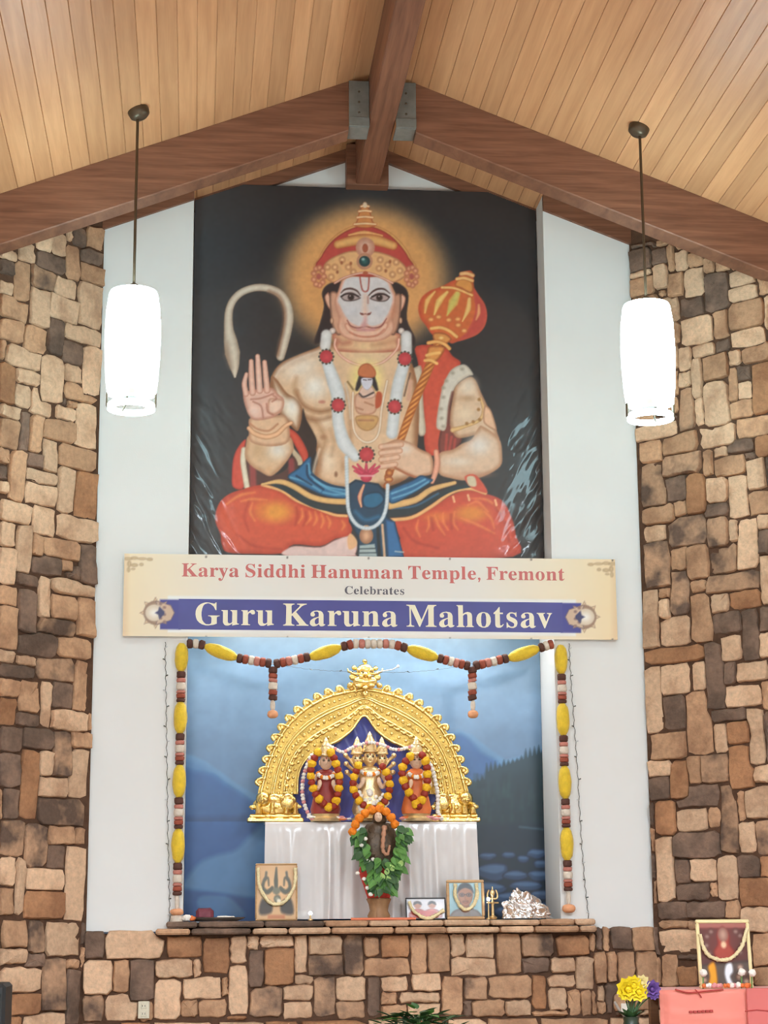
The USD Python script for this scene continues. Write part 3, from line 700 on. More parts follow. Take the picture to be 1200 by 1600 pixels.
# forearm and raised hand
K.area(c5((230, 800), (195, 890), (188, 990), (240, 1070), (340, 1135), (400, 1165), (450, 1150), (520, 1085), (600, 975), (622, 900), (580, 810), (420, 850)), (216, 182, 146), (186, 140, 106), 10)
K.glowspot(*c5((480, 930))[0], 26, 24, (226, 218, 208), .95); K.glowspot(*c5((300, 940))[0], 18, 26, (196, 156, 118), .6); K.dot(*c5((400, 1110))[0], 5, 6, (214, 172, 132), 3)
K.area(c5((240, 640), (225, 740), (240, 860), (420, 900), (580, 850), (560, 640), (440, 620)), (220, 182, 148), (184, 134, 104), 7)
HAND, HE = (230, 190, 172), (186, 122, 102)
K.area(c5((172, 430), (240, 400), (420, 375), (480, 430), (535, 480), (522, 570), (460, 632), (340, 665), (250, 655), (195, 560)), (226, 184, 166), (190, 132, 112), 7)
K.line(c5((196, 430), (182, 340), (200, 255)), [9, 8.5, 6], HAND, HE)
K.line(c5((255, 420), (245, 270), (243, 140)), [10, 9.5, 7.5], HAND, HE)
K.line(c5((318, 400), (308, 230), (300, 95)), [10.5, 9.5, 7.5], (234, 198, 182), HE)
K.line(c5((385, 400), (372, 260), (362, 148)), [10, 9, 7.5], HAND, HE)
K.area(c5((400, 480), (470, 470), (530, 490), (520, 570), (450, 618), (390, 590)), (232, 200, 180), (196, 142, 118), 6)
K.glowspot(*c5((270, 580))[0], 14, 14, (236, 206, 194), .8)
for q in (((240, 480), (330, 470), (440, 430)), ((260, 500), (330, 540), (350, 640)), ((380, 520), (390, 590), (440, 620)), ((440, 445), (470, 470), (430, 500))):
    K.line(c5(*q), 1.8, (178, 112, 94), None, 1.6)
K.line(c5((222, 738), (275, 785), (372, 815), (470, 790), (545, 720), (600, 690)), [7, 8, 8, 8, 7, 6], (232, 186, 146), (182, 122, 88), 1)
K.line(c5((235, 700), (300, 745), (400, 760), (480, 700)), 2.5, (186, 124, 92), None, 1.5)
# right arm
K.area(c7((690, 320), (780, 268), (832, 292), (882, 400), (932, 505), (985, 620), (1020, 740), (1030, 800), (930, 800), (860, 760), (700, 790), (640, 740), (612, 640), (632, 480), (650, 380)), (216, 186, 156), (176, 130, 98), 9)
K.glowspot(*c7((770, 350))[0], 24, 26, (228, 214, 196), .9); K.glowspot(*c7((740, 580))[0], 24, 20, (228, 204, 176), .9); K.glowspot(*c7((760, 450))[0], 22, 8, (180, 136, 100), .6)
K.line(c7((640, 400), (612, 520), (604, 660)), 3.5, (120, 70, 60), None, 2)
K.line(c7((640, 720), (740, 690), (860, 640), (905, 560), (880, 450)), [8, 5, 5, 6, 4], (222, 184, 128), (186, 136, 92), 1)
for q in ((760, 665), (815, 650), (870, 632), (860, 545), (865, 460)): K.dot(*c7(q)[0], 2.6, 2.6, (170, 120, 70), 1.2)
K.area(c7((910, 520), (960, 540), (1000, 650), (1010, 720), (940, 690), (900, 640)), (226, 184, 150), (180, 128, 98), 4)
K.area(c7((520, 925), (640, 885), (720, 835), (800, 800), (860, 700), (900, 690), (1035, 790), (1062, 930), (1045, 1030), (920, 1108), (760, 1150), (620, 1130), (520, 1085)), (216, 184, 156), (186, 138, 106), 9)
K.glowspot(*c7((860, 850))[0], 32, 26, (226, 216, 208), .95); K.glowspot(*c7((680, 990))[0], 40, 12, (224, 208, 192), .9); K.glowspot(*c7((800, 1100))[0], 50, 9, (190, 136, 108), .6)
# handle of the mace
GO, GD, GH = (216, 146, 76), (156, 82, 44), (240, 206, 138)
K.line([(690, 520), (676, 560), (658, 603), (643, 640), (628, 682), (616, 720), (606, 745)], [13, 14, 14, 13, 12, 11, 11], (226, 158, 84), (176, 98, 50), 1, bands=(.85, (168, 92, 46), .75))
# gripping hand
K.area(c7((50, 850), (110, 815), (180, 798), (280, 828), (360, 880), (450, 925), (475, 1000), (465, 1090), (400, 1112), (320, 1125), (170, 1062), (70, 1045), (20, 990), (30, 900)), (222, 186, 158), (180, 128, 98), 7)
K.glowspot(*c7((230, 880))[0], 20, 14, (226, 212, 200), .9)
for y0, y1, x1 in ((852, 842, 200), (905, 895, 190), (962, 950, 170), (1020, 1012, 150)):
    K.line(c7((30, y0 + 10), (100, y0), (x1, y1)), 9, (228, 192, 166), (190, 130, 102), 1)
K.line(c7((150, 1040), (240, 1090), (330, 1125)), 3, (170, 100, 70), None, 1.5)
K.line(c7((498, 905), (508, 1000), (490, 1090), (465, 1160)), [8, 10, 9, 7], (230, 168, 142), (184, 116, 92), 1)
K.dot(*c7((100, 1085))[0], 6, 6, GO, 1, (150, 78, 44)); K.dot(*c7((95, 1140))[0], 7, 5, (226, 168, 96), 1, (160, 84, 50)); K.dot(*c7((78, 1195))[0], 5, 6, GO, 1, (150, 78, 44))
# mace head
c3 = crop(620, 410, 7.5)
K.area(c3((252, 530), (290, 415), (385, 335), (520, 285), (630, 225), (700, 190), (760, 125), (850, 95), (895, 140), (905, 290), (960, 385), (1030, 490), (1058, 620), (1030, 750), (950, 840), (840, 890), (720, 925), (640, 950), (570, 900), (420, 850), (340, 740), (275, 650)), (206, 104, 58), (196, 82, 52), 10)
K.area(c3((900, 300), (965, 400), (1030, 495), (1055, 620), (1025, 745), (950, 835), (840, 885), (720, 920), (800, 830), (880, 700), (920, 560), (905, 420)), (190, 76, 66), (198, 84, 70), 6)
K.line(c3((445, 345), (360, 450), (330, 590)), [4, 9, 4], (232, 184, 112), (206, 124, 62), 1.5)
K.line(c3((590, 350), (495, 460), (440, 610)), [6, 12, 4], (234, 196, 118), (206, 124, 62), 1.5)
K.line(c3((710, 370), (660, 470), (590, 620)), [10, 16, 3], (206, 190, 104), (214, 150, 76), 1.5)
K.line(c3((850, 430), (835, 550), (770, 690)), [7, 10, 3], (232, 192, 120), (206, 120, 64), 1.5)
K.line(c3((960, 500), (960, 590), (930, 670)), [3, 5, 2], (228, 160, 112), None, 1.5)
for q in ((400, 670), (490, 640), (610, 675), (720, 735), (790, 800), (715, 665)): K.dot(*c3(q)[0], 5.5, 4.5, (234, 180, 112), 1.2, (200, 108, 62))
K.line(c3((530, 295), (660, 300), (780, 340), (880, 385)), 5, (236, 190, 122), (198, 112, 60), 1)
K.area(c3((680, 270), (730, 190), (860, 200), (900, 310), (860, 360), (760, 310)), (218, 150, 80), (176, 92, 50), 4)
K.line(c3((705, 195), (790, 185), (885, 215)), 6, (238, 196, 130), (190, 108, 60), 1); K.line(c3((755, 135), (820, 130), (890, 155)), 7, (232, 190, 134), (180, 100, 60), 1)
K.line(c3((405, 775), (510, 765), (610, 800), (700, 870)), 6.5, (238, 188, 116), (196, 108, 56), 1)
K.area(c3((430, 830), (560, 830), (640, 900), (560, 960), (440, 920)), (214, 146, 80), (160, 84, 46), 4); K.glowspot(*c3((520, 885))[0], 6, 4, (244, 214, 150), .9)
K.line(c3((370, 945), (470, 930), (560, 960), (615, 1010)), 6.5, (236, 184, 112), (190, 104, 54), 1)
K.area(c3((390, 980), (560, 990), (520, 1100), (430, 1180), (330, 1150), (350, 1060)), (220, 150, 82), (168, 88, 46), 5)
for q in (((350, 1090), (420, 1070), (500, 1060)), ((330, 1150), (400, 1150), (470, 1185))): K.line(c3(*q), 4.5, (240, 190, 116), None, 1.2)
# hair, ears, neck, face
c2 = crop(480, 410, 6.316)
HR = (50, 40, 42)
K.area(c2((260, 190), (180, 235), (145, 310), (165, 430), (125, 600), (65, 790), (120, 800), (210, 720), (300, 700), (320, 640), (260, 540), (240, 420), (300, 330), (345, 170)), HR, (66, 54, 52), 4)
K.area(c2((820, 180), (950, 235), (1000, 330), (985, 560), (1065, 745), (1050, 830), (940, 730), (860, 710), (880, 600), (920, 450), (880, 330)), HR, (62, 50, 50), 4)
K.area(c2((290, 690), (280, 800), (320, 880), (880, 880), (900, 780), (870, 690)), (216, 170, 134), (186, 112, 92), 8)
K.glowspot(*c2((590, 830))[0], 40, 14, (228, 196, 152), .9); K.line(c2((300, 760), (340, 800), (420, 790)), 5, (176, 104, 86), None, 4, alpha=.7); K.line(c2((860, 770), (800, 790), (640, 820)), 4, (186, 130, 100), None, 4, alpha=.6)
for s, q in ((1, ((205, 300), (172, 340), (195, 420), (235, 470), (255, 430), (228, 340))), (-1, ((935, 315), (972, 350), (955, 430), (915, 490), (890, 450), (915, 350)))):
    K.area(c2(*q), (228, 184, 160), (186, 122, 98), 3)
    K.line(c2(q[0], q[5]), 1.6, (160, 104, 84), None, 1)
K.area(c2((225, 300), (225, 480), (250, 640), (310, 720), (380, 640), (330, 420), (300, 300)), (206, 156, 130), (120, 84, 70), 5)
K.area(c2((925, 320), (925, 480), (900, 640), (850, 720), (790, 640), (830, 420), (860, 320)), (200, 148, 122), (116, 80, 66), 5)
K.area(c2((350, 160), (430, 125), (520, 115), (620, 115), (740, 135), (808, 180), (845, 260), (872, 330), (868, 430), (845, 540), (860, 650), (820, 720), (730, 770), (590, 785), (440, 770), (340, 720), (300, 640), (310, 550), (282, 450), (272, 370), (305, 280)), (224, 180, 156), (196, 138, 114), 5)
K.area(c2((365, 165), (430, 135), (520, 125), (620, 125), (735, 145), (800, 190), (832, 270), (855, 340), (840, 440), (790, 540), (740, 610), (640, 640), (575, 615), (510, 640), (420, 600), (360, 520), (310, 430), (290, 370), (322, 280)), (213, 208, 210), (222, 178, 164), 4)
K.glowspot(*c2((440, 480))[0], 18, 16, (206, 204, 210), .8); K.glowspot(*c2((720, 480))[0], 18, 16, (206, 204, 210), .8)
K.line(c2((300, 440), (330, 540), (380, 620)), 5, (206, 150, 128), None, 4, alpha=.7); K.line(c2((860, 440), (830, 540), (780, 620)), 5, (200, 132, 104), None, 4, alpha=.8)
# muzzle
K.area(c2((400, 600), (470, 660), (575, 655), (680, 660), (770, 590), (800, 620), (760, 690), (680, 730), (580, 740), (480, 725), (400, 680), (370, 620)), (230, 190, 166), (206, 142, 120), 4)
K.line(c2((395, 570), (430, 625), (500, 648), (575, 632), (650, 648), (730, 628), (782, 555)), [1.2, 2.2, 2.4, 2, 2.4, 2.4, 1.2], (150, 86, 80), None, 1)
K.line(c2((500, 662), (575, 668), (655, 660)), 4, (206, 146, 146), None, 2)
K.line(c2((420, 690), (500, 725), (590, 735), (690, 718), (760, 660)), 1.6, (196, 118, 96), None, 1.6)
K.line(c2((575, 520), (572, 580), (560, 620)), [3, 6, 9], (212, 158, 156), None, 3, alpha=.9)
K.line(c2((572, 330), (570, 430), (572, 500)), [5, 6, 9], (224, 190, 172), None, 4, alpha=.9); K.line(c2((600, 340), (600, 400)), 1.4, (170, 110, 96), None, 2)
K.line(c2((525, 500), (545, 515), (575, 508), (605, 515), (628, 495)), 1.6, (150, 92, 84), None, 1.2); K.dot(*c2((540, 508))[0], 2.4, 1.4, (120, 70, 64), 1); K.dot(*c2((610, 508))[0], 2.4, 1.4, (120, 70, 64), 1)
# eyes
for ex, ey, s in ((430, 342, 1), (715, 346, -1)):
    K.glowspot(*c2((ex, ey - 30))[0], 15, 7, (176, 140, 134), .8)
    K.area(c2((ex - 95 * s, ey - 2), (ex - 50 * s, ey - 32), (ex + 10 * s, ey - 34), (ex + 70 * s, ey - 10), (ex + 95 * s, ey + 12), (ex + 20 * s, ey + 38), (ex - 60 * s, ey + 36)), (178, 158, 156), (62, 44, 44), 2.6)
    K.dot(*c2((ex + 2 * s, ey))[0], 5.0, 5.2, (52, 38, 36), 1.4); K.dot(*c2((ex - 6, ey - 12))[0], 1, 1, (190, 180, 180), .8)
    K.line(c2((ex - 95 * s, ey - 5), (ex - 50 * s, ey - 32), (ex + 15 * s, ey - 36), (ex + 75 * s, ey - 8)), 2.4, (52, 38, 38), None, 1)
K.line(c2((335, 300), (370, 268), (430, 258), (490, 280), (525, 325)), [1.2, 2.6, 3, 2.6, 1.6], (84, 58, 54), None, 1); K.line(c2((608, 325), (650, 285), (700, 262), (760, 264), (815, 305)), [1.6, 2.6, 3, 2.6, 1.2], (80, 54, 50), None, 1)
K.line(c2((518, 118), (528, 200), (545, 270), (575, 288), (600, 268), (608, 200), (612, 118)), 2.2, (166, 84, 74), None, 1)
K.line(c2((563, 130), (568, 240)), 4, (222, 206, 204), None, 2)
# crown
c1 = crop(460, 310, 5.217)
K.area(c1((180, 590), (200, 480), (265, 370), (360, 280), (470, 225), (570, 205), (690, 230), (800, 290), (890, 380), (950, 480), (975, 590), (600, 640)), (224, 172, 104), (196, 132, 80), 3)
K.area(c1((195, 575), (220, 470), (290, 365), (380, 290), (480, 240), (575, 222), (680, 245), (780, 300), (870, 390), (930, 480), (955, 580), (600, 640)), (190, 76, 68), (150, 56, 48), 3)
K.area(c1((490, 225), (510, 180), (535, 90), (575, 30), (612, 90), (636, 180), (660, 225), (575, 245)), (212, 140, 82), (176, 88, 54), 3)
for y, w in ((60, 30), (100, 48), (150, 62), (205, 86)): K.line(c1((575 - w, y + 6), (575, y), (575 + w, y + 6)), 4.2, (240, 206, 160), (196, 112, 70), 1)
K.dot(*c1((575, 55))[0], 3.4, 4.5, (226, 204, 176), 1.2)
K.line(c1((445, 300), (570, 280), (715, 305)), [4, 8, 4], (234, 178, 116), (186, 104, 66), 1)
K.line(c1((355, 375), (480, 345), (580, 335), (680, 345), (805, 385)), [14, 17, 17, 17, 14], (230, 178, 112), (182, 100, 56), 1)
K.area(c1((235, 560), (265, 510), (330, 470), (420, 435), (500, 425), (580, 440), (660, 430), (760, 455), (850, 500), (910, 560), (915, 625), (800, 690), (690, 640), (575, 610), (450, 640), (330, 690), (250, 640)), (226, 176, 124), (180, 120, 84), 4)
for q in ((270, 560), (390, 500), (330, 560), (440, 560), (700, 500), (760, 540), (830, 520), (860, 590), (690, 570), (300, 640), (480, 600), (800, 620)):
    K.dot(*c1(q)[0], 5, 5, (240, 200, 150), 2, (190, 128, 88))
for q in ((385, 525), (460, 530), (780, 515), (350, 600), (745, 590)): K.dot(*c1(q)[0], 2, 2.6, (160, 92, 60), 1.4)
K.dot(*c1((578, 400))[0], 15, 16, (224, 188, 170), 1.2, (196, 140, 116)); K.dot(*c1((577, 405))[0], 4.6, 7, (170, 90, 62), 1)
K.dot(*c1((572, 512))[0], 12.5, 13, (226, 186, 160), 1.2, (190, 132, 104)); K.dot(*c1((572, 512))[0], 8.6, 8.4, (52, 104, 104), 1, (36, 60, 62)); K.dot(*c1((560, 495))[0], 2.4, 2, (150, 186, 186), 1.5)
K.line(c1((330, 690), (420, 640), (575, 605), (700, 640), (800, 690)), 3.5, (222, 176, 158), (190, 120, 98), 1)
K.dot(*c2((575, 104))[0], 4, 3, (176, 92, 64), 1)
for sx in (-1, 1):
    cx = 500 if sx < 0 else 641
    for k in range(9):
        K.dot(cx + sx * 2 + 8 * math.cos(k * .7), 432 + 14 * math.sin(k * .7), 4.5, 4.5, (226, 168, 132), 1.6, (186, 110, 84))
    K.dot(cx + sx * 2, 432, 4, 5, (176, 92, 82), 1.5)
for e, y0 in ((516.5, 493), (624, 493)):
    K.dot(e + 2, y0 + 8, 2.8, 5, (216, 180, 150), 1, (160, 110, 86)); K.dot(e + 3, y0 + 24, 4.8, 4.8, (232, 224, 220), 1, (196, 176, 168))
# necklaces
K.line(crop(490, 520, 6)((205, 60), (200, 130), (260, 220), (370, 285), (500, 310), (640, 280), (740, 200), (790, 130), (800, 60)), 4, (232, 190, 172), (196, 132, 112), 1.2)
c6 = crop(490, 520, 6)
K.line(c6((120, 20), (110, 120)), 17, (224, 224, 224), (186, 184, 184), 1.5); K.line(c6((870, 30), (870, 180)), 17, (222, 222, 224), (186, 184, 184), 1.5)
K.line(c6((130, 290), (190, 460), (230, 600), (225, 760), (245, 900), (290, 1040), (390, 1160)), [17, 21, 22, 18, 19, 22, 16], (218, 222, 226), (186, 190, 194), 1.6)
K.line(c6((845, 300), (800, 460), (775, 600), (755, 760), (735, 940)), [18, 19, 19, 18, 18], (216, 220, 224), (186, 190, 194), 1.6)
K.line(c6((300, 480), (330, 640), (350, 800)), 4, (206, 186, 166), None, 2); K.line(c6((905, 380), (850, 590)), 2, (92, 66, 58), None, 1.5); K.line(c6((910, 460), (890, 620)), 7, (210, 164, 140), None, 2)
K.glowspot(573, 592, 37, 40, (238, 220, 140), .9, .3)
K.line(c6((370, 560), (365, 760), (385, 930), (470, 1020), (560, 1010), (615, 920), (640, 700), (690, 450)), 4, (230, 214, 196), (190, 150, 120), 1.2)
K.area(c6((400, 780), (600, 780), (580, 880), (500, 920), (420, 880)), (204, 160, 106), (176, 126, 82), 3)
K.area(c6((385, 600), (440, 560), (560, 560), (600, 640), (580, 740), (500, 770), (400, 740)), (216, 174, 148), (186, 130, 104), 4)
K.area(c6((590, 560), (640, 570), (630, 680), (580, 700)), (186, 86, 58), None, 3)
K.line(c6((445, 400), (425, 480), (405, 530)), [6, 8, 5], (48, 42, 46), None, 1.5); K.line(c6((552, 400), (572, 480), (592, 530)), [6, 8, 5], (48, 42, 46), None, 1.5); K.area(c6((440, 400), (560, 400), (555, 440), (445, 440)), (48, 42, 46), None, 2); K.area(c6((455, 500), (545, 500), (580, 590), (500, 620), (420, 590)), (220, 190, 176), (186, 140, 120), 3)
K.area(c6((450, 425), (548, 425), (546, 495), (500, 535), (455, 495)), (212, 212, 226), (176, 172, 190), 1.5)
K.line(c6((465, 440), (495, 443)), 1.2, (60, 50, 60), None, .8); K.line(c6((512, 440), (540, 438)), 1.2, (60, 50, 60), None, .8)
K.area(c6((415, 370), (440, 310), (500, 285), (550, 310), (585, 370), (560, 420), (440, 410)), (196, 116, 76), (166, 88, 56), 3)
K.line(c6((430, 570), (470, 600), (560, 560)), 2.4, (60, 48, 48), None, 1.2); K.line(c6((320, 460), (370, 530)), 2.5, (130, 100, 60), None, 1.5)
for q in (((400, 700), (460, 720)), ((480, 650), (560, 680)), ((420, 820), (560, 820))): K.line(c6(*q), 2, (176, 120, 92), None, 1.5)
for (fx, fy), r in (((119, 224), 10), ((856, 244), 10), ((230, 678), 10), ((760, 692), 10), ((497, 1140), 11)):
    px, py = c6((fx, fy))[0]
    for k in range(12): K.dot(px + (r + .5) * math.cos(k * .524), py + (r + .5) * math.sin(k * .524), 2.2, 2.2, (84, 80, 72), .8)
    K.dot(px, py, r, r, (204, 78, 86), 1, (186, 62, 70))
# waist: stripes, blue sash, trousers
c8, c9 = crop(300, 690, 4.286), crop(540, 660, 3.871)
K.area(c8((450, 290), (340, 318), (250, 350), (190, 400), (160, 470), (158, 540), (190, 620), (200, 690), (240, 742), (420, 752), (600, 748), (680, 690), (860, 700), (960, 652), (1065, 620), (1050, 500), (950, 490), (830, 450), (720, 400), (600, 330), (520, 300)), (206, 88, 62), (186, 70, 50), 10)
K.glowspot(*c8((560, 470))[0], 40, 25, (226, 152, 66), .95, .2); K.glowspot(*c8((460, 460))[0], 18, 24, (216, 120, 60), .7)
for q in (((735, 450), (740, 500), (712, 545)), ((785, 470), (795, 510), (765, 550)), ((825, 470), (835, 520), (815, 560)), ((865, 480), (880, 530), (865, 575)), ((905, 500), (925, 540), (915, 580)), ((1005, 530), (1020, 560), (1005, 590)), ((405, 410), (390, 470), (420, 530)), ((330, 400), (400, 385), (500, 390)), ((230, 420), (320, 360), (420, 340))):
    K.line(c8(*q), [1, 4, 1], (232, 142, 78), None, 2.4, alpha=.85)
for q in (((700, 440), (705, 500), (690, 560)), ((760, 470), (765, 520), (745, 560)), ((300, 620), (420, 700), (600, 720)), ((380, 400), (350, 500), (380, 600))):
    K.line(c8(*q), [1, 4, 1], (166, 58, 44), None, 3, alpha=.6)
K.area(c8((600, 752), (640, 715), (700, 698), (860, 706), (960, 658), (1062, 632), (1105, 690), (1095, 752), (1070, 770), (700, 772)), (226, 196, 190), (212, 160, 152), 3)
K.area(c8((1040, 650), (1065, 615), (1108, 670), (1090, 710), (1050, 720)), (226, 176, 132), None, 4)
K.line(c8((470, 290), (600, 330), (700, 395), (830, 445), (950, 490), (1035, 498)), 5, (230, 176, 116), (196, 126, 84), 1)
K.line(c8((540, 285), (640, 322), (740, 385), (860, 435), (1035, 455)), [4, 9, 10, 10, 11], (44, 56, 60), None, 1)
K.line(c8((470, 285), (590, 268), (690, 305), (790, 365), (900, 395), (1035, 402)), [3, 8, 9, 9, 9, 10], (226, 186, 122), (190, 140, 92), 1)
K.area(c8((640, 240), (715, 175), (775, 110), (800, 112), (805, 205), (880, 262), (960, 295), (1035, 312), (1035, 378), (900, 368), (770, 312)), (52, 108, 152), (34, 70, 100), 4)
for q in (((780, 150), (800, 230), (900, 300), (1030, 325)), ((660, 240), (760, 270), (860, 330)), ((820, 260), (920, 320), (1030, 350)), ((880, 340), (960, 355), (1030, 350))): K.line(c8(*q), 2.6, (112, 176, 206), None, 1.6, alpha=.8)
for q in (((770, 160), (780, 240), (880, 320)), ((800, 220), (900, 285), (1030, 312)), ((700, 230), (800, 290))): K.line(c8(*q), 2.4, (28, 52, 76), None, 1.6)
K.area(c9((290, 605), (400, 580), (520, 515), (640, 440), (740, 408), (840, 428), (945, 470), (1000, 560), (1030, 680), (1012, 812), (360, 818), (330, 700)), (202, 82, 60), (188, 70, 52), 10)
K.glowspot(*c9((760, 550))[0], 40, 20, (222, 140, 64), .9, .2); K.glowspot(*c9((560, 570))[0], 40, 14, (220, 126, 60), .7)
for q in (((500, 570), (505, 620), (490, 660)), ((540, 560), (560, 620), (600, 680)), ((590, 550), (590, 600), (620, 650)), ((660, 540), (650, 600), (680, 650)), ((740, 500), (800, 480), (860, 540)), ((840, 540), (880, 580), (900, 640)), ((760, 460), (860, 470), (940, 540)), ((440, 590), (430, 640), (450, 690)), ((700, 580), (800, 620), (900, 670))):
    K.line(c9(*q), [1, 4, 1], (232, 136, 78), None, 2.2, alpha=.8)
for q in (((520, 580), (530, 650)), ((640, 560), (640, 640)), ((900, 500), (960, 600), (990, 720)), ((350, 640), (420, 720), (560, 760))): K.line(c9(*q), 3.5, (164, 56, 44), None, 2.6, alpha=.6)
for q in ((650, 450), (740, 440), (905, 470)): K.line(c9(q, (q[0] + 8, q[1] + 30)), 3.5, (236, 176, 130), None, 1)
K.line(c9((265, 590), (400, 575), (520, 508), (640, 425), (750, 400), (845, 428)), 6, (230, 178, 118), (196, 128, 84), 1)
K.line(c9((255, 552), (400, 532), (520, 465), (650, 402), (770, 385)), [10, 9, 9, 7, 3], (42, 54, 60), None, 1); K.line(c9((280, 520), (420, 505), (560, 430)), 3, (60, 100, 130), None, 1.5)
K.line(c9((265, 505), (420, 470), (520, 405), (660, 365)), [11, 10, 9, 6], (224, 182, 120), (190, 140, 94), 1)
K.area(c9((262, 475), (268, 410), (400, 350), (455, 320), (500, 335), (525, 355), (420, 425), (300, 488)), (50, 104, 148), (32, 64, 92), 4)
for q in (((280, 430), (400, 385), (480, 345)), ((285, 460), (400, 420), (500, 360))): K.line(c9(*q), 2.4, (112, 172, 204), None, 1.5)
K.area(c9((720, 330), (790, 320), (860, 425), (760, 395)), (206, 86, 66), None, 3); K.area(c9((735, 330), (780, 330), (790, 385), (745, 380)), (206, 190, 160), None, 3)
K.area(c9((15, 375), (60, 345), (200, 370), (260, 440), (258, 570), (300, 605), (352, 815), (78, 815), (70, 690), (20, 600)), (36, 68, 92), (26, 44, 60), 5, curve=False)
K.area(c9((240, 585), (296, 600), (352, 815), (255, 815)), (52, 108, 160), (36, 76, 116), 4, curve=False); K.line(c9((222, 620), (236, 812)), 4, (206, 170, 140), None, 1); K.line(c9((195, 640), (205, 812)), 5, (34, 44, 50), None, 1)
K.area(c9((110, 440), (200, 420), (235, 470), (180, 520), (110, 510)), (44, 104, 140), (26, 52, 74), 4); K.line(c9((60, 540), (120, 590), (200, 570)), 5, (48, 104, 142), None, 3)
K.line(c9((110, 380), (85, 450), (95, 510)), [4, 7, 3], (222, 176, 136), (196, 92, 88), 1)
K.area(c9((85, 745), (175, 735), (190, 812), (80, 812)), (166, 182, 184), None, 2, curve=False); K.line(c9((85, 765), (180, 762)), 1.5, (50, 64, 70), None, 1); K.line(c9((85, 790), (185, 788)), 1.5, (50, 64, 70), None, 1)
K.line(c9((300, 780), (350, 785)), 1.8, (180, 196, 200), None, 1)
K.dot(*c9((125, 685))[0], 11, 13, (214, 168, 134), 1.2, (160, 112, 84)); K.dot(*c9((125, 640))[0], 6, 5, (190, 140, 104), 1)
K.line(c9((5, 210), (10, 400), (20, 540), (70, 620), (140, 640), (205, 605), (245, 520), (255, 380)), 6, (212, 220, 226), (166, 176, 184), 1.2, bands=(1.3, (196, 206, 214), 1.0))
px, py = c9((125, 300))[0]
for k in range(9):
    a = math.pi * (.05 + k / 8 * .9)
    K.line([(px, py + 6), (px + 21 * math.cos(a), py - 8 + 13 * math.sin(a) * (1 if k % 2 else -.4))], [9, 3], (206, 74, 98), (170, 54, 76), 1)
K.dot(px, py + 8, 9, 8, (206, 74, 96), 1, (180, 54, 76)); K.line([(px - 12, py + 6), (px + 12, py + 6)], 2.4, (228, 170, 178), None, 1.4)
# black border of the print
K.area([(836.5, 330), (900, 330), (900, 900), (846.5, 900)], (40, 41, 44), None, 4, .9, False)
K.grain(.05, .16, 3)
M['poster'] = usdkit.material(stage, '/World/Looks/poster_vinyl', {'a': ('attribute', {'attribute': 'ink'}), 'p': ('principled_bsdf', {'roughness': .5, 'specular_ior_level': .5, 'coat_weight': .4, 'coat_roughness': .08})}, [('a.color', 'p.base_color')], surface='p.BSDF')
poster = thing('deity_poster', 'large dark vinyl poster of a seated monkey-faced deity with a golden mace', 'poster')
sh_ = put(poster, 'print', (V, Fc), M['poster'], smooth=True)
set_ink(sh_, np.clip(lin(np.clip(K.C, 0, 255)) * 1.06, 0, 1))
edge_m = plain('black_vinyl_edge', rgb(34, 34, 36), rough=.4)
put(poster, 'hem', rbox(IN_L + .004, POSTER_Y - .004, 2.975, IN_R - .004, POSTER_Y + .004, 2.985, .001), edge_m)
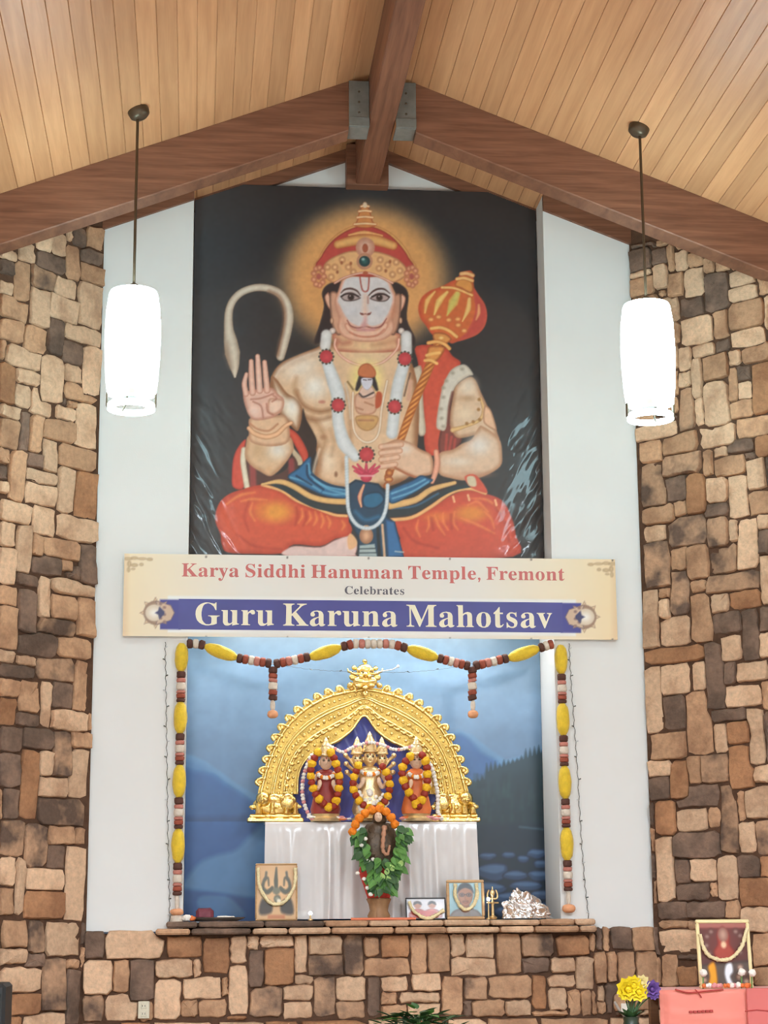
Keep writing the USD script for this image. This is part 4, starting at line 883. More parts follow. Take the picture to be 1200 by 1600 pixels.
GLYPHS = {
    'C': (103, '6,43 6,60 10,72 18,85 28,94 37,99 51,102 66,101 86,95 90,97 92,102 96,102 96,68 92,68 85,81 75,91 65,96 55,97 47,94 40,88 35,79 32,66 32,35 36,21 41,13 46,9 53,6 67,6 80,10 94,23 98,20 97,18 90,10 83,4 71,-1 62,-2 45,-1 30,4 22,10 14,19 8,31'),
    'F': (89, '3,96 3,100 86,100 86,70 83,70 81,78 77,85 68,92 59,94 47,94 42,93 40,91 40,54 50,55 55,58 59,64 62,76 66,76 66,26 62,26 60,38 55,45 47,49 40,48 41,10 45,5 56,4 56,0 3,0 4,4 10,5 14,7 16,14 16,86 13,93'),
    'G': (111, '6,48 7,64 11,75 18,86 28,94 39,99 51,102 64,101 86,96 90,98 92,102 96,102 96,67 92,67 84,83 71,94 64,97 56,97 45,93 39,86 35,75 32,58 32,42 35,23 42,12 51,4 65,3 72,6 74,10 75,31 72,37 67,39 60,40 60,43 110,43 110,40 101,38 98,34 98,6 84,1 64,-2 50,-2 34,3 23,10 13,21 8,34'),
    'H': (115, '3,0 3,4 11,5 14,7 16,13 16,87 13,93 4,96 4,100 53,100 53,96 45,95 40,90 41,55 75,55 74,90 70,95 62,96 62,100 111,100 111,96 101,93 99,87 99,13 102,6 111,4 111,0 62,0 62,4 69,5 74,10 75,17 74,49 40,48 40,11 44,6 53,4 53,0'),
    'K': (112, '4,4 13,6 16,12 17,85 15,92 11,95 4,96 4,100 53,100 53,96 44,94 40,89 41,52 73,85 76,90 76,93 74,94 64,96 64,100 106,100 106,96 96,94 85,88 60,62 101,11 106,6 114,4 114,0 61,0 61,4 72,5 73,7 72,10 44,46 40,43 40,11 44,6 53,4 53,0 4,0'),
    'M': (139, '3,0 3,4 11,5 15,8 17,15 16,89 13,94 3,96 3,100 41,99 69,32 98,100 135,100 135,96 127,94 123,87 123,13 125,7 128,5 135,4 135,0 87,0 87,4 96,6 99,12 99,85 63,0 59,0 58,2 23,83 24,11 27,6 37,4 37,0'),
    'S': (85, '10,35 14,34 20,16 29,7 37,4 46,3 54,6 58,9 61,17 61,22 59,27 53,33 28,46 17,54 11,66 11,80 18,93 23,97 30,101 46,102 67,97 70,102 74,102 74,70 71,70 66,81 62,88 54,94 48,97 40,97 33,95 28,91 26,84 27,79 32,71 63,56 75,45 78,36 79,26 76,17 73,10 64,3 52,-1 35,-2 17,3 14,-2 10,-2'),
    'T': (93, '2,100 90,100 90,69 86,69 83,81 76,90 67,94 58,94 58,14 61,6 72,4 72,0 20,0 20,4 30,6 34,13 34,94 23,94 15,89 8,80 6,69 3,69'),
    'a': (75, '4,11 6,21 11,28 22,35 43,42 43,59 40,63 34,65 27,64 23,62 23,59 27,53 27,49 24,44 20,42 11,43 8,47 7,55 13,63 22,68 37,70 53,67 60,61 64,51 64,9 67,8 70,9 72,6 68,2 62,-1 53,-2 48,0 43,7 36,2 29,-1 17,-2 8,3|h26,17 28,10 32,7 38,9 43,13 43,37 38,36 30,30 27,26'),
    'b': (79, '2,96 2,100 30,100 30,62 39,68 47,70 53,69 62,65 70,57 75,43 74,25 67,10 57,1 48,-2 39,-2 32,0 23,6 12,-3 10,-3 10,86 8,94|h30,14 32,6 39,3 47,5 52,14 54,28 53,49 50,57 43,61 35,60 31,54'),
    'd': (81, '4,26 4,39 6,48 11,58 17,65 26,69 33,70 40,68 49,63 49,91 46,94 39,96 39,100 70,100 70,13 73,7 77,6 77,2 65,1 49,-2 48,7 43,1 37,-1 28,-2 23,-1 16,3 10,10|h26,27 28,15 31,9 35,6 39,6 46,11 49,17 49,53 45,59 36,61 29,57 26,44'),
    'e': (66, '4,28 4,40 7,50 13,60 21,67 30,69 42,69 51,65 57,58 61,49 62,36 26,36 28,20 31,14 36,11 45,9 53,12 59,19 62,16 57,8 48,1 40,-2 31,-2 19,1 10,12 6,19|h27,57 26,42 44,42 44,55 41,63 36,65 31,63'),
    'h': (83, '4,4 9,5 11,9 11,90 9,95 4,96 4,100 32,100 32,60 40,66 52,70 64,67 70,61 72,50 72,9 75,5 79,4 79,0 44,0 44,3 49,5 51,10 51,51 50,58 45,60 39,58 32,51 32,10 35,5 39,4 39,0 4,0'),
    'i': (43, '4,4 9,5 11,9 11,59 9,63 4,64 4,68 32,68 32,11 34,6 39,4 39,0 4,0|11,88 11,94 13,97 20,101 29,100 33,92 32,84 25,79 16,81 13,84'),
    'l': (44, '4,4 9,5 11,9 11,90 9,95 4,96 4,100 32,100 32,11 34,6 39,4 39,0 4,0'),
    'm': (121, '4,4 9,5 11,9 11,58 9,63 4,64 4,68 32,68 32,59 40,67 51,70 63,67 68,63 70,58 78,65 87,69 99,69 104,66 107,62 110,50 110,10 113,5 117,4 117,0 83,0 83,4 87,5 90,10 90,51 88,58 83,60 77,58 71,52 71,10 74,5 78,4 78,0 44,0 44,4 48,5 51,10 51,51 49,57 44,60 37,57 32,51 32,10 34,6 39,3 39,0 4,0'),
    'n': (83, '4,4 9,5 11,9 11,58 9,63 4,64 4,68 32,68 33,59 39,66 49,69 60,69 68,64 71,57 72,50 72,9 75,5 79,4 79,0 44,0 44,3 49,5 51,10 51,51 50,58 45,60 39,58 32,51 32,10 35,5 39,4 39,0 4,0'),
    'o': (74, '4,31 5,43 10,56 17,64 29,69 42,69 55,65 63,56 68,44 69,27 65,14 56,3 43,-2 29,-1 16,5 7,18|h26,22 28,9 31,4 39,3 44,6 48,19 48,47 45,60 42,64 39,65 31,64 28,58 26,46'),
    'p': (81, '4,-30 4,-27 8,-26 11,-21 11,58 9,63 4,64 4,68 31,68 32,59 36,65 44,69 53,70 62,67 71,57 76,44 76,26 71,11 64,2 53,-2 42,-1 32,6 33,-21 36,-26 43,-27 43,-31|h32,15 37,8 45,6 50,9 54,16 55,26 55,46 51,57 46,61 39,60 32,52'),
    'r': (63, '4,0 4,4 9,5 11,9 11,59 9,63 4,64 4,68 32,68 32,57 39,64 46,69 52,70 59,68 63,61 63,54 60,50 55,49 50,49 44,56 41,57 36,54 33,47 33,10 35,5 43,4 43,0'),
    's': (63, '8,23 12,23 17,11 26,4 35,4 40,7 42,15 40,19 35,23 19,31 11,38 8,46 8,54 13,62 22,69 33,70 48,67 50,70 53,70 53,49 50,49 44,60 37,64 27,64 24,61 23,57 24,52 27,49 46,40 54,32 56,25 56,17 52,6 46,1 39,-2 28,-2 15,2 11,-2 8,-2'),
    't': (50, '4,66 18,79 28,93 32,93 32,68 46,68 46,61 32,61 32,13 34,9 38,9 43,12 45,16 49,15 44,6 35,-1 28,-2 21,-1 16,1 12,6 11,11 11,61 4,61'),
    'u': (82, '3,64 3,68 31,68 31,15 34,9 40,8 46,10 50,15 50,57 47,63 42,64 42,68 71,68 71,12 73,8 79,7 79,3 67,2 50,-2 50,8 43,2 34,-2 23,-2 17,1 12,8 10,14 10,60 8,63'),
    'v': (67, '-1,68 36,68 36,65 30,64 28,59 40,28 53,59 51,63 44,64 44,68 67,68 67,65 63,63 59,57 35,-2 31,-2 7,59 4,63 -1,64'),
    'y': (66, '-1,-21 -1,-14 3,-10 11,-9 15,-12 17,-21 21,-21 26,-15 31,-3 7,58 3,64 -1,64 -1,68 35,68 35,64 29,63 28,58 41,27 52,60 51,63 44,64 44,68 65,68 65,64 61,62 58,57 35,-7 27,-24 19,-30 11,-31 3,-28'),
}
def lettering(text, x0, x1, base, cap, Y, thick=.0012):
    """One line of bold serif letters between x0 and x1 (metres), capitals cap high, standing on base."""
    polys, at = [], 0.0
    for ch in text:
        if ch == ' ': at += 30; continue
        if ch == ',':
            polys.append(affinity.translate(Polygon([(8, 14), (22, 16), (26, 4), (16, -20), (9, -18), (15, -2), (7, 2)]), at, 0)); at += 34; continue
        adv, rings = GLYPHS[ch]
        ext, holes = [], []
        for r in rings.split('|'):
            P = [tuple(map(float, q.split(','))) for q in r.lstrip('h').split()]
            (holes if r[0] == 'h' else ext).append(Polygon(P).buffer(0))
        g = unary_union(ext)
        for h in holes: g = g.difference(h)
        polys.append(affinity.translate(g, at, 0)); at += adv + 3
    s = (x1 - x0) / at
    out = []
    for g in polys:
        g = affinity.affine_transform(g, [s, 0, 0, cap / 100, x0, base])
        out.append(plate(g, Y - thick, Y))
    return out

# ---- the wide banner across the front
BAN_Y = -0.034
bx0, bx1, bz0, bz1 = -0.371, 2.122, 2.546, 2.962
V, Fc, flat = sheet(bx0, bx1, bz0, bz1, BAN_Y, .005)
K = Ink(*print_coords(flat), (226, 221, 214))
mid = np.clip(np.abs(K.X - 560) / 390, 0, 1)
side_t = np.clip((mid - .45) / .55, 0, 1)[:, None]
K.C = K.C * (1 - side_t) + np.array([234, 212, 172]) * side_t
edge_t = np.clip((10 - np.minimum(K.X - 194, 962 - K.X)) / 10, 0, 1)[:, None]
K.C = K.C * (1 - edge_t * .5) + np.array([214, 178, 136]) * edge_t * .5
ln = lambda x: .0083 * (x - 194)
K.area([(262, 931), (900, 937), (900, 994), (262, 988)], (232, 230, 226), None, 4, 1.2, False)
K.area([(250, 936.8), (282, 937.0), (282, 983.6), (250, 983.3)], (64, 62, 138), None, 4, 1, False); K.area([(876, 942), (908, 942.3), (908, 989), (876, 988.7)], (64, 62, 138), None, 4, 1, False)
for mx, my, s in ((243, 957.5, -1), (913, 964, 1)):
    for k in range(8):
        a = k * math.pi / 4
        K.area([(mx + 25 * math.cos(a), my + 25 * math.sin(a)), (mx + 15 * math.cos(a + .4), my + 15 * math.sin(a + .4)), (mx + 15 * math.cos(a - .4), my + 15 * math.sin(a - .4))], (216, 186, 150), (150, 116, 92), 1.6, 1, False)
    K.dot(mx, my, 19, 19, (222, 198, 166), 1, (150, 118, 96))
    K.area([(mx, my - 19), (mx - s * 24, my - 12), (mx - s * 30, my), (mx - s * 24, my + 12), (mx, my + 19), (mx - s * 6, my)], (200, 172, 146), (120, 96, 96), 2, 1, False)
    K.dot(mx + s * 2, my, 14, 13, (238, 232, 224), 1, (214, 196, 172))
    for k in range(6):
        K.dot(mx - s * (8 + 6 * (k % 2)), my - 14 + 5.6 * k, 2.6, 2.2, (140, 110, 104), 1)
    K.area([(mx - s * 14, my - 2), (mx - s * 6, my - 10), (mx - s * 4, my - 3), (mx + s * 1, my), (mx - s * 4, my + 3), (mx - s * 6, my + 10), (mx - s * 14, my + 2)], (58, 56, 96), None, 2, 1, False)
for cx, cy, sx in ((196, 869, 1), (961, 877, -1)):
    for q in ((4, 4, 9, 3), (14, 3, 7, 3), (26, 4, 9, 2.5), (38, 5, 6, 3), (6, 12, 4, 6), (14, 14, 7, 3.5), (25, 13, 4, 3), (5, 21, 3, 5), (12, 20, 4, 2)):
        K.dot(cx + sx * q[0], cy + q[1], q[2] * .8, q[3] * .8, (206, 178, 138), 1.4, (176, 146, 110))
for k in range(6):
    x = 322 + k * 127
    K.dot(x, 869 + ln(x), 1.4, 1.8, (110, 100, 92), .8); K.dot(x, 994.5 + ln(x) * .8, 1.4, 1.8, (110, 100, 92), .8)
banner = thing('welcome_banner', 'wide cream banner with red and white lettering on a blue band, below the big poster', 'banner')
M['banner'] = printed('banner_vinyl', rough=.4, spec=.4)
s_ = put(banner, 'sheet', join(trimesh.Trimesh(V, Fc, process=False)), M['banner'])
set_ink(s_, lin(np.clip(K.C, 0, 255)))
put(banner, 'hem', join(box(bx0, BAN_Y + .0005, bz0, bx1, BAN_Y + .004, bz1)), plain('banner_back', rgb(226, 216, 198), rough=.6))
px2 = lambda x, y: survey(x, y, BAN_Y)
M['ink_blue'] = plain('banner_blue_ink', rgb(64, 62, 138), rough=.4, noise=.12, nscale=5)
M['ink_red'] = plain('banner_red_ink', rgb(196, 98, 92), rough=.4)
M['ink_grey'] = plain('banner_grey_ink', rgb(96, 90, 98), rough=.4)
M['ink_cream'] = plain('banner_cream_ink', rgb(236, 226, 198), rough=.4)
za, zb = survey(560, 938.5, BAN_Y)[2], survey(560, 985.8, BAN_Y)[2]
put(banner, 'blue_band', box(px2(279, 960)[0], BAN_Y - .0012, zb, px2(879, 960)[0], BAN_Y - .0003, za), M['ink_blue'])
for text, x0, x1, yb, cap, mat, o in (('Karya Siddhi Hanuman Temple, Fremont', 283, 883, 903.6, .066, 'ink_red', 0), ('Celebrates', 538, 633, 928.5, .040, 'ink_grey', 0), ('Guru Karuna Mahotsav', 303, 864, 978.6, .112, 'ink_cream', .0014)):
    a, b = px2(x0, yb), px2(x1, yb)
    z = survey(560, yb, BAN_Y)[2]
    put(banner, 'lettering', join(*lettering(text, a[0], b[0], z, cap, BAN_Y - .0004 - o)), M[mat])

# ---- the mountain lake print at the back of the niche
MUR_Y = NICHE - .006
V, Fc, flat = sheet(IN_L + .002, IN_R - .002, 1.163, 2.735, MUR_Y, .0058)
K = Ink(*print_coords(flat), (120, 158, 200))
X, Y = K.X, K.Y
t = np.clip((Y - 990) / 200, 0, 1)[:, None]
K.C = np.array([150, 182, 210]) * (1 - t) + np.array([120, 150, 186]) * t
n = meshkit.fbm(np.stack([X * .006, Y * .02, np.zeros_like(X)], -1), 3, 2) - .5
K.C *= (1 + .18 * n)[:, None]
far = [(280, 1178), (300, 1180), (322, 1190), (345, 1206), (372, 1226), (410, 1248), (470, 1270), (560, 1262), (640, 1215), (690, 1150), (715, 1140), (738, 1148), (762, 1168), (790, 1188), (812, 1182), (832, 1178), (870, 1158), (870, 1300), (280, 1300)]
K.area(far, (98, 142, 192), (120, 164, 206), 16, 2.4, False)
K.area([(680, 1190), (710, 1150), (730, 1152), (752, 1176), (775, 1196), (700, 1240)], (78, 120, 178), None, 8, 4)
K.area([(280, 1204), (310, 1203), (335, 1209), (352, 1222), (378, 1238), (410, 1262), (450, 1282), (280, 1284)], (70, 112, 170), (84, 128, 184), 10, 2)
K.area([(280, 1276), (560, 1270), (560, 1292), (280, 1292)], (60, 94, 146), None, 6, 5, False)
t = np.clip((Y - 1284) / 150, 0, 1)
w = (Y > 1284) & (X < 720)
K.C[w] = np.array([68, 112, 176]) * (1 - t[w, None]) + np.array([52, 92, 152]) * t[w, None]
K.area([(284, 1382), (312, 1348), (340, 1336), (368, 1328), (392, 1305), (420, 1280), (470, 1270), (470, 1395), (410, 1404), (330, 1394), (284, 1388)], (104, 150, 198), None, 8, 5)
K.area([(284, 1392), (330, 1396), (380, 1404), (420, 1408), (420, 1440), (284, 1440)], (58, 100, 160), None, 6, 4, False)
K.area([(310, 1402), (352, 1400), (372, 1414), (380, 1432), (320, 1430)], (92, 136, 186), None, 6, 3)
r_ = random.Random(4)
top = [(700, 1246)]
for k in range(46):
    x = 716 + k * 3.4
    y = 1222 - (x - 716) * .36 + (10 if x < 760 else 0) - (3 + r_.random() * 12 if k % 2 else 0)
    top.append((x, y))
K.area(top + [(876, 1350), (700, 1350)], (32, 58, 68), (42, 70, 82), 30, 1.6, False)
for k in range(60):
    x, y = r_.uniform(740, 852), r_.uniform(1215, 1290)
    K.line([(x, y - 9), (x, y + 10)], [1, 6], (26, 50, 58) if k % 2 else (46, 80, 82), None, 3, alpha=.5)
K.area([(690, 1290), (876, 1284), (876, 1450), (690, 1450)], (30, 50, 66), None, 8, 6, False)
for x, y, rx, ry in ((762, 1338, 14, 6), (795, 1336, 12, 5), (818, 1342, 11, 6), (838, 1334, 16, 8), (846, 1350, 14, 7), (770, 1362, 26, 14), (806, 1368, 20, 8), (842, 1368, 18, 9), (822, 1384, 24, 8), (766, 1388, 24, 10), (846, 1398, 16, 8), (800, 1402, 28, 9), (850, 1420, 20, 10), (752, 1412, 22, 12), (800, 1424, 26, 10)):
    q = [(x + rx * 1.05 * math.cos(t) * r_.uniform(.85, 1.1), y + ry * 1.15 * math.sin(t) * r_.uniform(.8, 1.1)) for t in np.linspace(0, 6.28, 10)[:-1]]
    K.area(q, (58, 84, 122), (30, 46, 72), 4, 1.2)
    K.area([(x + (u - x) * .8, y - ry * .30 + (v - y) * .5) for u, v in q], (96, 126, 166), (70, 98, 138), 3, 1.4)
K.line([(812, 1292), (850, 1296)], 2, (86, 116, 130), None, 2)
K.grain(.04, .08, 8)
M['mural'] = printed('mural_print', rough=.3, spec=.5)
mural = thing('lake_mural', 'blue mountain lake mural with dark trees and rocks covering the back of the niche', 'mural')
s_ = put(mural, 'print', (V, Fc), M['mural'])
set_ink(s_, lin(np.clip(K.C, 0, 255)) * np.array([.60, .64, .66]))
# ------------------------------------------------------------------ the ledge of the niche
def S(x, y, Y=0.0): return survey(x, y, Y)
LEDGE_Z = 1.163
ledge = wall   # the thin slabs are part of the masonry
r_ = random.Random(21)
for row, (z0, z1, yf) in enumerate(((1.100, 1.130, -.125), (1.133, LEDGE_Z, -.105))):
    x = BASE_L - .012 + row * .05
    while x < BASE_R:
        w = min(r_.uniform(.14, .32), BASE_R + .01 - x)
        if BASE_R + .01 - x - w < .07: w = BASE_R + .01 - x
        y0 = yf + r_.uniform(-.012, .012)
        yb = NICHE - .008 if row and x > IN_L - .005 and x + w < IN_R + .005 else .02 if not row else -.002
        m = rough(rbox(x + .003, y0, z0, x + w - .003, yb, z1 - r_.uniform(0, .003), .008).subdivide().subdivide(), .004, 14, int(x * 100) + row)
        put(ledge, 'ledge_slab', m, STONE[r_.choice('LLMMD')], smooth=40)
        x += w
put(ledge, 'ledge_bed', box(IN_L + .001, -.004, 1.116, IN_R - .001, NICHE - .008, LEDGE_Z - .006), M['mortar'])

# hidden strip light in the head of the niche, behind the banner
nl = thing('niche_strip_light', 'slim strip light in the head of the niche behind the banner', 'lamp')
put(nl, 'housing', rbox(.1, .03, 2.70, 1.65, .11, 2.738, .004), M['steel'])
M['strip'] = glow('lit_strip', (.95, .98, .98), 14.0)
put(nl, 'tube', box(.12, .04, 2.690, 1.63, .10, 2.699), M['strip'])

# ------------------------------------------------------------------ altar table with satin cloth
M['satin'] = plain('white_satin', rgb(216, 210, 208), rough=.20, spec=.6, sheen=.3, noise=.03, nscale=10)
M['wood'] = wood_look('altar_wood', rgb(96, 66, 44), rgb(132, 92, 62), vary=.05)
TF, TB = .085, .375
TZ = S(580, 1284, TF)[2]
tx0, tx1 = S(414, 1360, TF)[0], S(746, 1360, TF)[0]
table = thing('altar_table', 'low altar table inside the niche carrying the golden arch', 'table')
put(table, 'table_top', rbox(tx0 + .012, TF + .014, TZ - .03, tx1 - .012, TB, TZ - .004, .003), M['wood'])
for a in (tx0 + .04, tx1 - .04):
    for b in (TF + .05, TB - .03):
        put(table, 'leg', rbox(a - .018, b - .018, LEDGE_Z, a + .018, b + .018, TZ - .03, .003), M['wood'])
def fold(u, v, seed):
    """Depth of the hanging pleats; u across, v down (0..1)."""
    g = sum(a * np.exp(-((u - c) / w) ** 2) for c, w, a in seed)
    return g * np.clip(v * 1.4, 0, 1)
nx, nt = 190, 60
us, ts = np.meshgrid(np.linspace(0, 1, nx), np.linspace(0, 1, nt))
drop = TZ - LEDGE_Z - .006
L_top = TB - TF - .01
tt = ts * (L_top + drop)
on_top = tt < L_top
vv = np.clip((tt - L_top) / drop, 0, 1)
pleat = [(.06, .02, .010), (.13, .03, .014), (.24, .02, .008), (.30, .018, .024), (.35, .02, .016), (.41, .025, .012), (.5, .05, -.015), (.60, .02, .014), (.68, .02, .022), (.745, .015, .012), (.80, .02, .016), (.88, .016, .010), (.94, .02, .014)]
dep = 1.5 * fold(us, vv, pleat) + .004 * np.sin(us * 60 + vv * 3) * vv
xx = tx0 + us * (tx1 - tx0) + .02 * (us - .5) * vv + .006 * np.sin(us * 25 + vv * 2) * vv
yy = np.where(on_top, TB - tt, TF + .004 * (1 - np.clip(vv * 12, 0, 1)) - dep)
zz = np.where(on_top, TZ, TZ - vv * drop)
Vc = np.stack([xx, yy, zz], -1).reshape(-1, 3)
i, j = np.meshgrid(np.arange(nx - 1), np.arange(nt - 1)); a = (j * nx + i).ravel()
Fq = np.vstack([np.c_[a, a + nx, a + nx + 1], np.c_[a, a + nx + 1, a + 1]])
cloth_m = put(None, 'altar_cloth', (Vc, Fq), M['satin'], smooth=True)
tag(cloth_m, 'shiny white satin cloth draped in pleats over the altar table', 'tablecloth')

# ------------------------------------------------------------------ golden arch
M['gold'] = plain('polished_gold', (.88, .64, .23), rough=.22, metal=1.0, noise=.15, nscale=14, bump=.5, bscale=110)
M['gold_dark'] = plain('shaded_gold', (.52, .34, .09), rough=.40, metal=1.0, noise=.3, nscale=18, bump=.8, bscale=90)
AY = .20
def arc3(P, Y=AY): return survey_many(P, Y)
outer_px = spline([(404, 1236), (412, 1206), (421, 1180), (434, 1150), (453, 1124), (478, 1102), (508, 1086), (540, 1078), (569, 1075), (598, 1078), (629, 1087), (659, 1104), (684, 1126), (702, 1152), (715, 1182), (724, 1208), (732, 1238)], 6)
inner_px = spline([(466, 1240), (467, 1215), (473, 1196), (487, 1180), (508, 1168), (530, 1158), (550, 1142), (569, 1119), (588, 1142), (608, 1158), (630, 1168), (651, 1181), (664, 1197), (670, 1216), (671, 1240)], 6)
N_ARC = 120
def resample(P, n):
    d = np.r_[0, np.cumsum(np.hypot(*np.diff(P, axis=0).T))]
    t = np.linspace(0, d[-1], n)
    return np.c_[np.interp(t, d, P[:, 0]), np.interp(t, d, P[:, 1])]
# pair by angle around the arch's centre so that the bands run evenly
def by_angle(P, n):
    c = np.array([568.5, 1240.0]); a = np.arctan2(c[1] - P[:, 1], P[:, 0] - c[0]); rr = np.hypot(P[:, 0] - c[0], P[:, 1] - c[1])
    o = np.argsort(a); t = np.linspace(math.pi, 0, n)
    r = np.interp(t, a[o], rr[o])
    return np.c_[c[0] + r * np.cos(t), c[1] - r * np.sin(t)]
OUT, INN = by_angle(outer_px, N_ARC), by_angle(inner_px, N_ARC)
def band(k): return INN * (1 - k) + OUT * k
arch = thing('golden_arch', 'ornate polished gold arch standing on the white clothed altar table around three idols', 'arch')
to_xz = lambda P, Y=AY: [(q[0], q[2]) for q in arc3(P, Y)]
body = Polygon(to_xz(np.vstack([band(1.0), band(0.0)[::-1]]))).buffer(0)
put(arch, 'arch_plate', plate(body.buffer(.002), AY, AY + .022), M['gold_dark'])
for k, r in ((.02, .006), (.30, .0045), (.36, .006), (.62, .005), (.68, .0035), (.93, .007)):
    put(arch, 'moulding', tube(arc3(band(k)) + [0, -.003, 0], r, 8), M['gold'], smooth=60)
for kk, rr, cnt in ((.49, .0075, 46), (.80, .0065, 56), (.16, .008, 30)):
    P = arc3(resample(band(kk), cnt))
    put(arch, 'bead_row', join(*[ball(p + [0, -.004, 0], rr, 1, (1, .8, 1)) for p in P]), M['gold'], smooth=60, kind='stuff')
# scroll work: little leaf curls between the mouldings
leafs = []
P1, P2 = arc3(resample(band(.22), 34)), arc3(resample(band(.56), 34))
for p, q in zip(P1, P2):
    leafs += [ball(p * .75 + q * .25 + [0, -.006, 0], .014, 1, (1, .6, .7)), ball(p * .2 + q * .8 + [0, -.004, .004], .010, 1, (.8, .7, 1))]
put(arch, 'scroll_work', rough(join(*leafs), .003, 90, 3), M['gold'], smooth=60, kind='stuff')
# flame curls round the outside
C0 = survey(568.5, 1240, AY)
n_curl = 27
P = arc3(resample(band(1.0), n_curl + 2))[1:-1]
for k, p in enumerate(P):
    if abs(p[0] - C0[0]) < .06: continue
    o = p - C0; o /= np.linalg.norm(o); tg = np.array([o[2], 0, -o[0]]) * (1 if p[0] < C0[0] else -1)
    path = [p + o * (.004 + .020 * math.sin(s * 1.25)) + tg * (-.014 + .018 * (1 - math.cos(s))) * 1.0 + np.array([0, -.004 * s / 4, 0]) for s in np.linspace(0, 3.6, 12)]
    put(arch, 'flame_curl', join(tube(path, np.linspace(.0105, .005, 12), 7), ball(path[-1], .0105, 1), ball(p + o * .006, .014, 1, (1, .7, 1))), M['gold'], smooth=60)
# crest: the lion mask at the top
cr = S(570, 1062, AY)
crest = [ball(cr + [0, -.01, -.01], .05, 3, (1.25, .45, .75)), ball(cr + [0, -.01, .055], .032, 3, (1.2, .6, .8)), ball(cr + [0, -.012, .092], .013, 2)]
for sx in (-1, 1):
    crest += [ball(cr + [sx * .032, -.024, .045], .014, 2), ball(cr + [sx * .062, -.012, .012], .020, 2, (1, .6, .9)), ball(cr + [sx * .055, -.008, .058], .014, 2), ball(cr + [sx * .02, -.03, .012], .013, 2), ball(cr + [sx * .075, -.006, -.03], .016, 2), ball(cr + [sx * .03, -.022, -.034], .015, 2, (1.3, .7, .8))]
    crest.append(tube([cr + [sx * .015, -.02, .03], cr + [sx * .05, -.022, .026], cr + [sx * .085, -.018, .04], cr + [sx * .09, -.014, .055]], [.008, .008, .006, .004], 7))
crest += [ball(cr + [0, -.032, .022], .014, 2), tube([cr + [-.05, -.02, -.008], cr + [0, -.034, -.018], cr + [.05, -.02, -.008]], .007, 7), ball(cr + [0, -.03, -.045], .016, 2), ball(cr + [0, -.026, -.075], .013, 2, (1, .7, 1.3))]
ct = put(arch, 'crest', rough(join(*crest), .004, 60, 5), M['gold'], smooth=60)
put(ct, 'crest_spray', join(tube(arc3([(588, 1050), (602, 1048), (614, 1046), (621, 1042)], AY - .02), [.003, .003, .003, .003], 6), ball(S(622, 1041, AY - .02), .008, 2)), plain('pale_flower_stem', rgb(226, 226, 226), rough=.4), smooth=60, label='pale curved flower stem sticking out of the crest')
# the two feet of the arch: crouching beasts on stepped plinths
for sx, (xa, xb) in ((-1, (386, 474)), (1, (670, 749))):
    a, b = S(xa, 1282, AY)[0], S(xb, 1282, AY)[0]
    zt, zb = S(430, 1222, AY)[2], TZ + .003
    put(arch, 'plinth', join(rbox(a, AY - .045, zb, b, AY + .06, zb + .022, .005), rbox(a + .012, AY - .036, zb + .022, b - .012, AY + .05, zb + .040, .005)), M['gold'])
    cx, h = (a + b) / 2, zt - zb
    w = (b - a)
    beast = [ball((cx - sx * -.0 , AY, zb + .085), .075, 3, (w / .16 * .85, .38, .8)), ball((cx + sx * w * .22, AY - .022, zb + .115), .038, 2), ball((cx - sx * w * .22, AY - .02, zb + .10), .042, 2, (1, .6, 1.1)), ball((cx + sx * w * .25, AY - .052, zb + .108), .016, 2)]
    for q in (-.3, -.05, .2, .36): beast.append(tube([(cx + q * w, AY - .02, zb + .09), (cx + q * w, AY - .036, zb + .06), (cx + q * w, AY - .038, zb + .04)], [.016, .014, .018], 8))
    for q in range(7): beast.append(ball((cx + (q / 6 - .5) * w * .8, AY - .03, zb + .075 + .05 * math.sin(q * 2.1)), .014, 2, (1.4, .6, .8)))
    put(arch, 'beast', rough(join(*beast), .006, 45, 8 + sx), M['gold'], smooth=60)

# blue satin behind the idols
M['blue_satin'] = plain('blue_satin', rgb(98, 104, 184), rough=.3, sheen=.3)
inner_xz = to_xz(np.vstack([np.array([(452, 1284), (452, 1232)]), band(.10), np.array([(684, 1232), (684, 1284)])]), AY + .045)
nx, nz = 90, 60
bb = Polygon(inner_xz).bounds
gx, gz = np.meshgrid(np.linspace(bb[0], bb[2], nx), np.linspace(TZ + .004, bb[3], nz))
gy = AY + .085 - .010 * np.sin((gx - bb[0]) * 60 + 2 * np.sin(gz * 9)) - .006 * np.sin((gx + gz) * 35)
Vb = np.stack([gx, gy, gz], -1).reshape(-1, 3)
i, j = np.meshgrid(np.arange(nx - 1), np.arange(nz - 1)); a = (j * nx + i).ravel()
Fb = np.vstack([np.c_[a, a + 1, a + nx + 1], np.c_[a, a + nx + 1, a + nx]])
ok = shapely.contains_xy(Polygon(inner_xz).buffer(.004), Vb[:, 0], Vb[:, 2])
Fb = Fb[ok[Fb].all(1)]
_u = np.unique(Fb); _re = np.full(len(Vb), -1); _re[_u] = np.arange(len(_u)); Vb, Fb = Vb[_u], _re[Fb]
bs = put(None, 'backdrop_cloth', (Vb, Fb), M['blue_satin'], smooth=True)
tag(bs, 'blue satin backdrop cloth hanging inside the golden arch behind the idols', 'cloth')

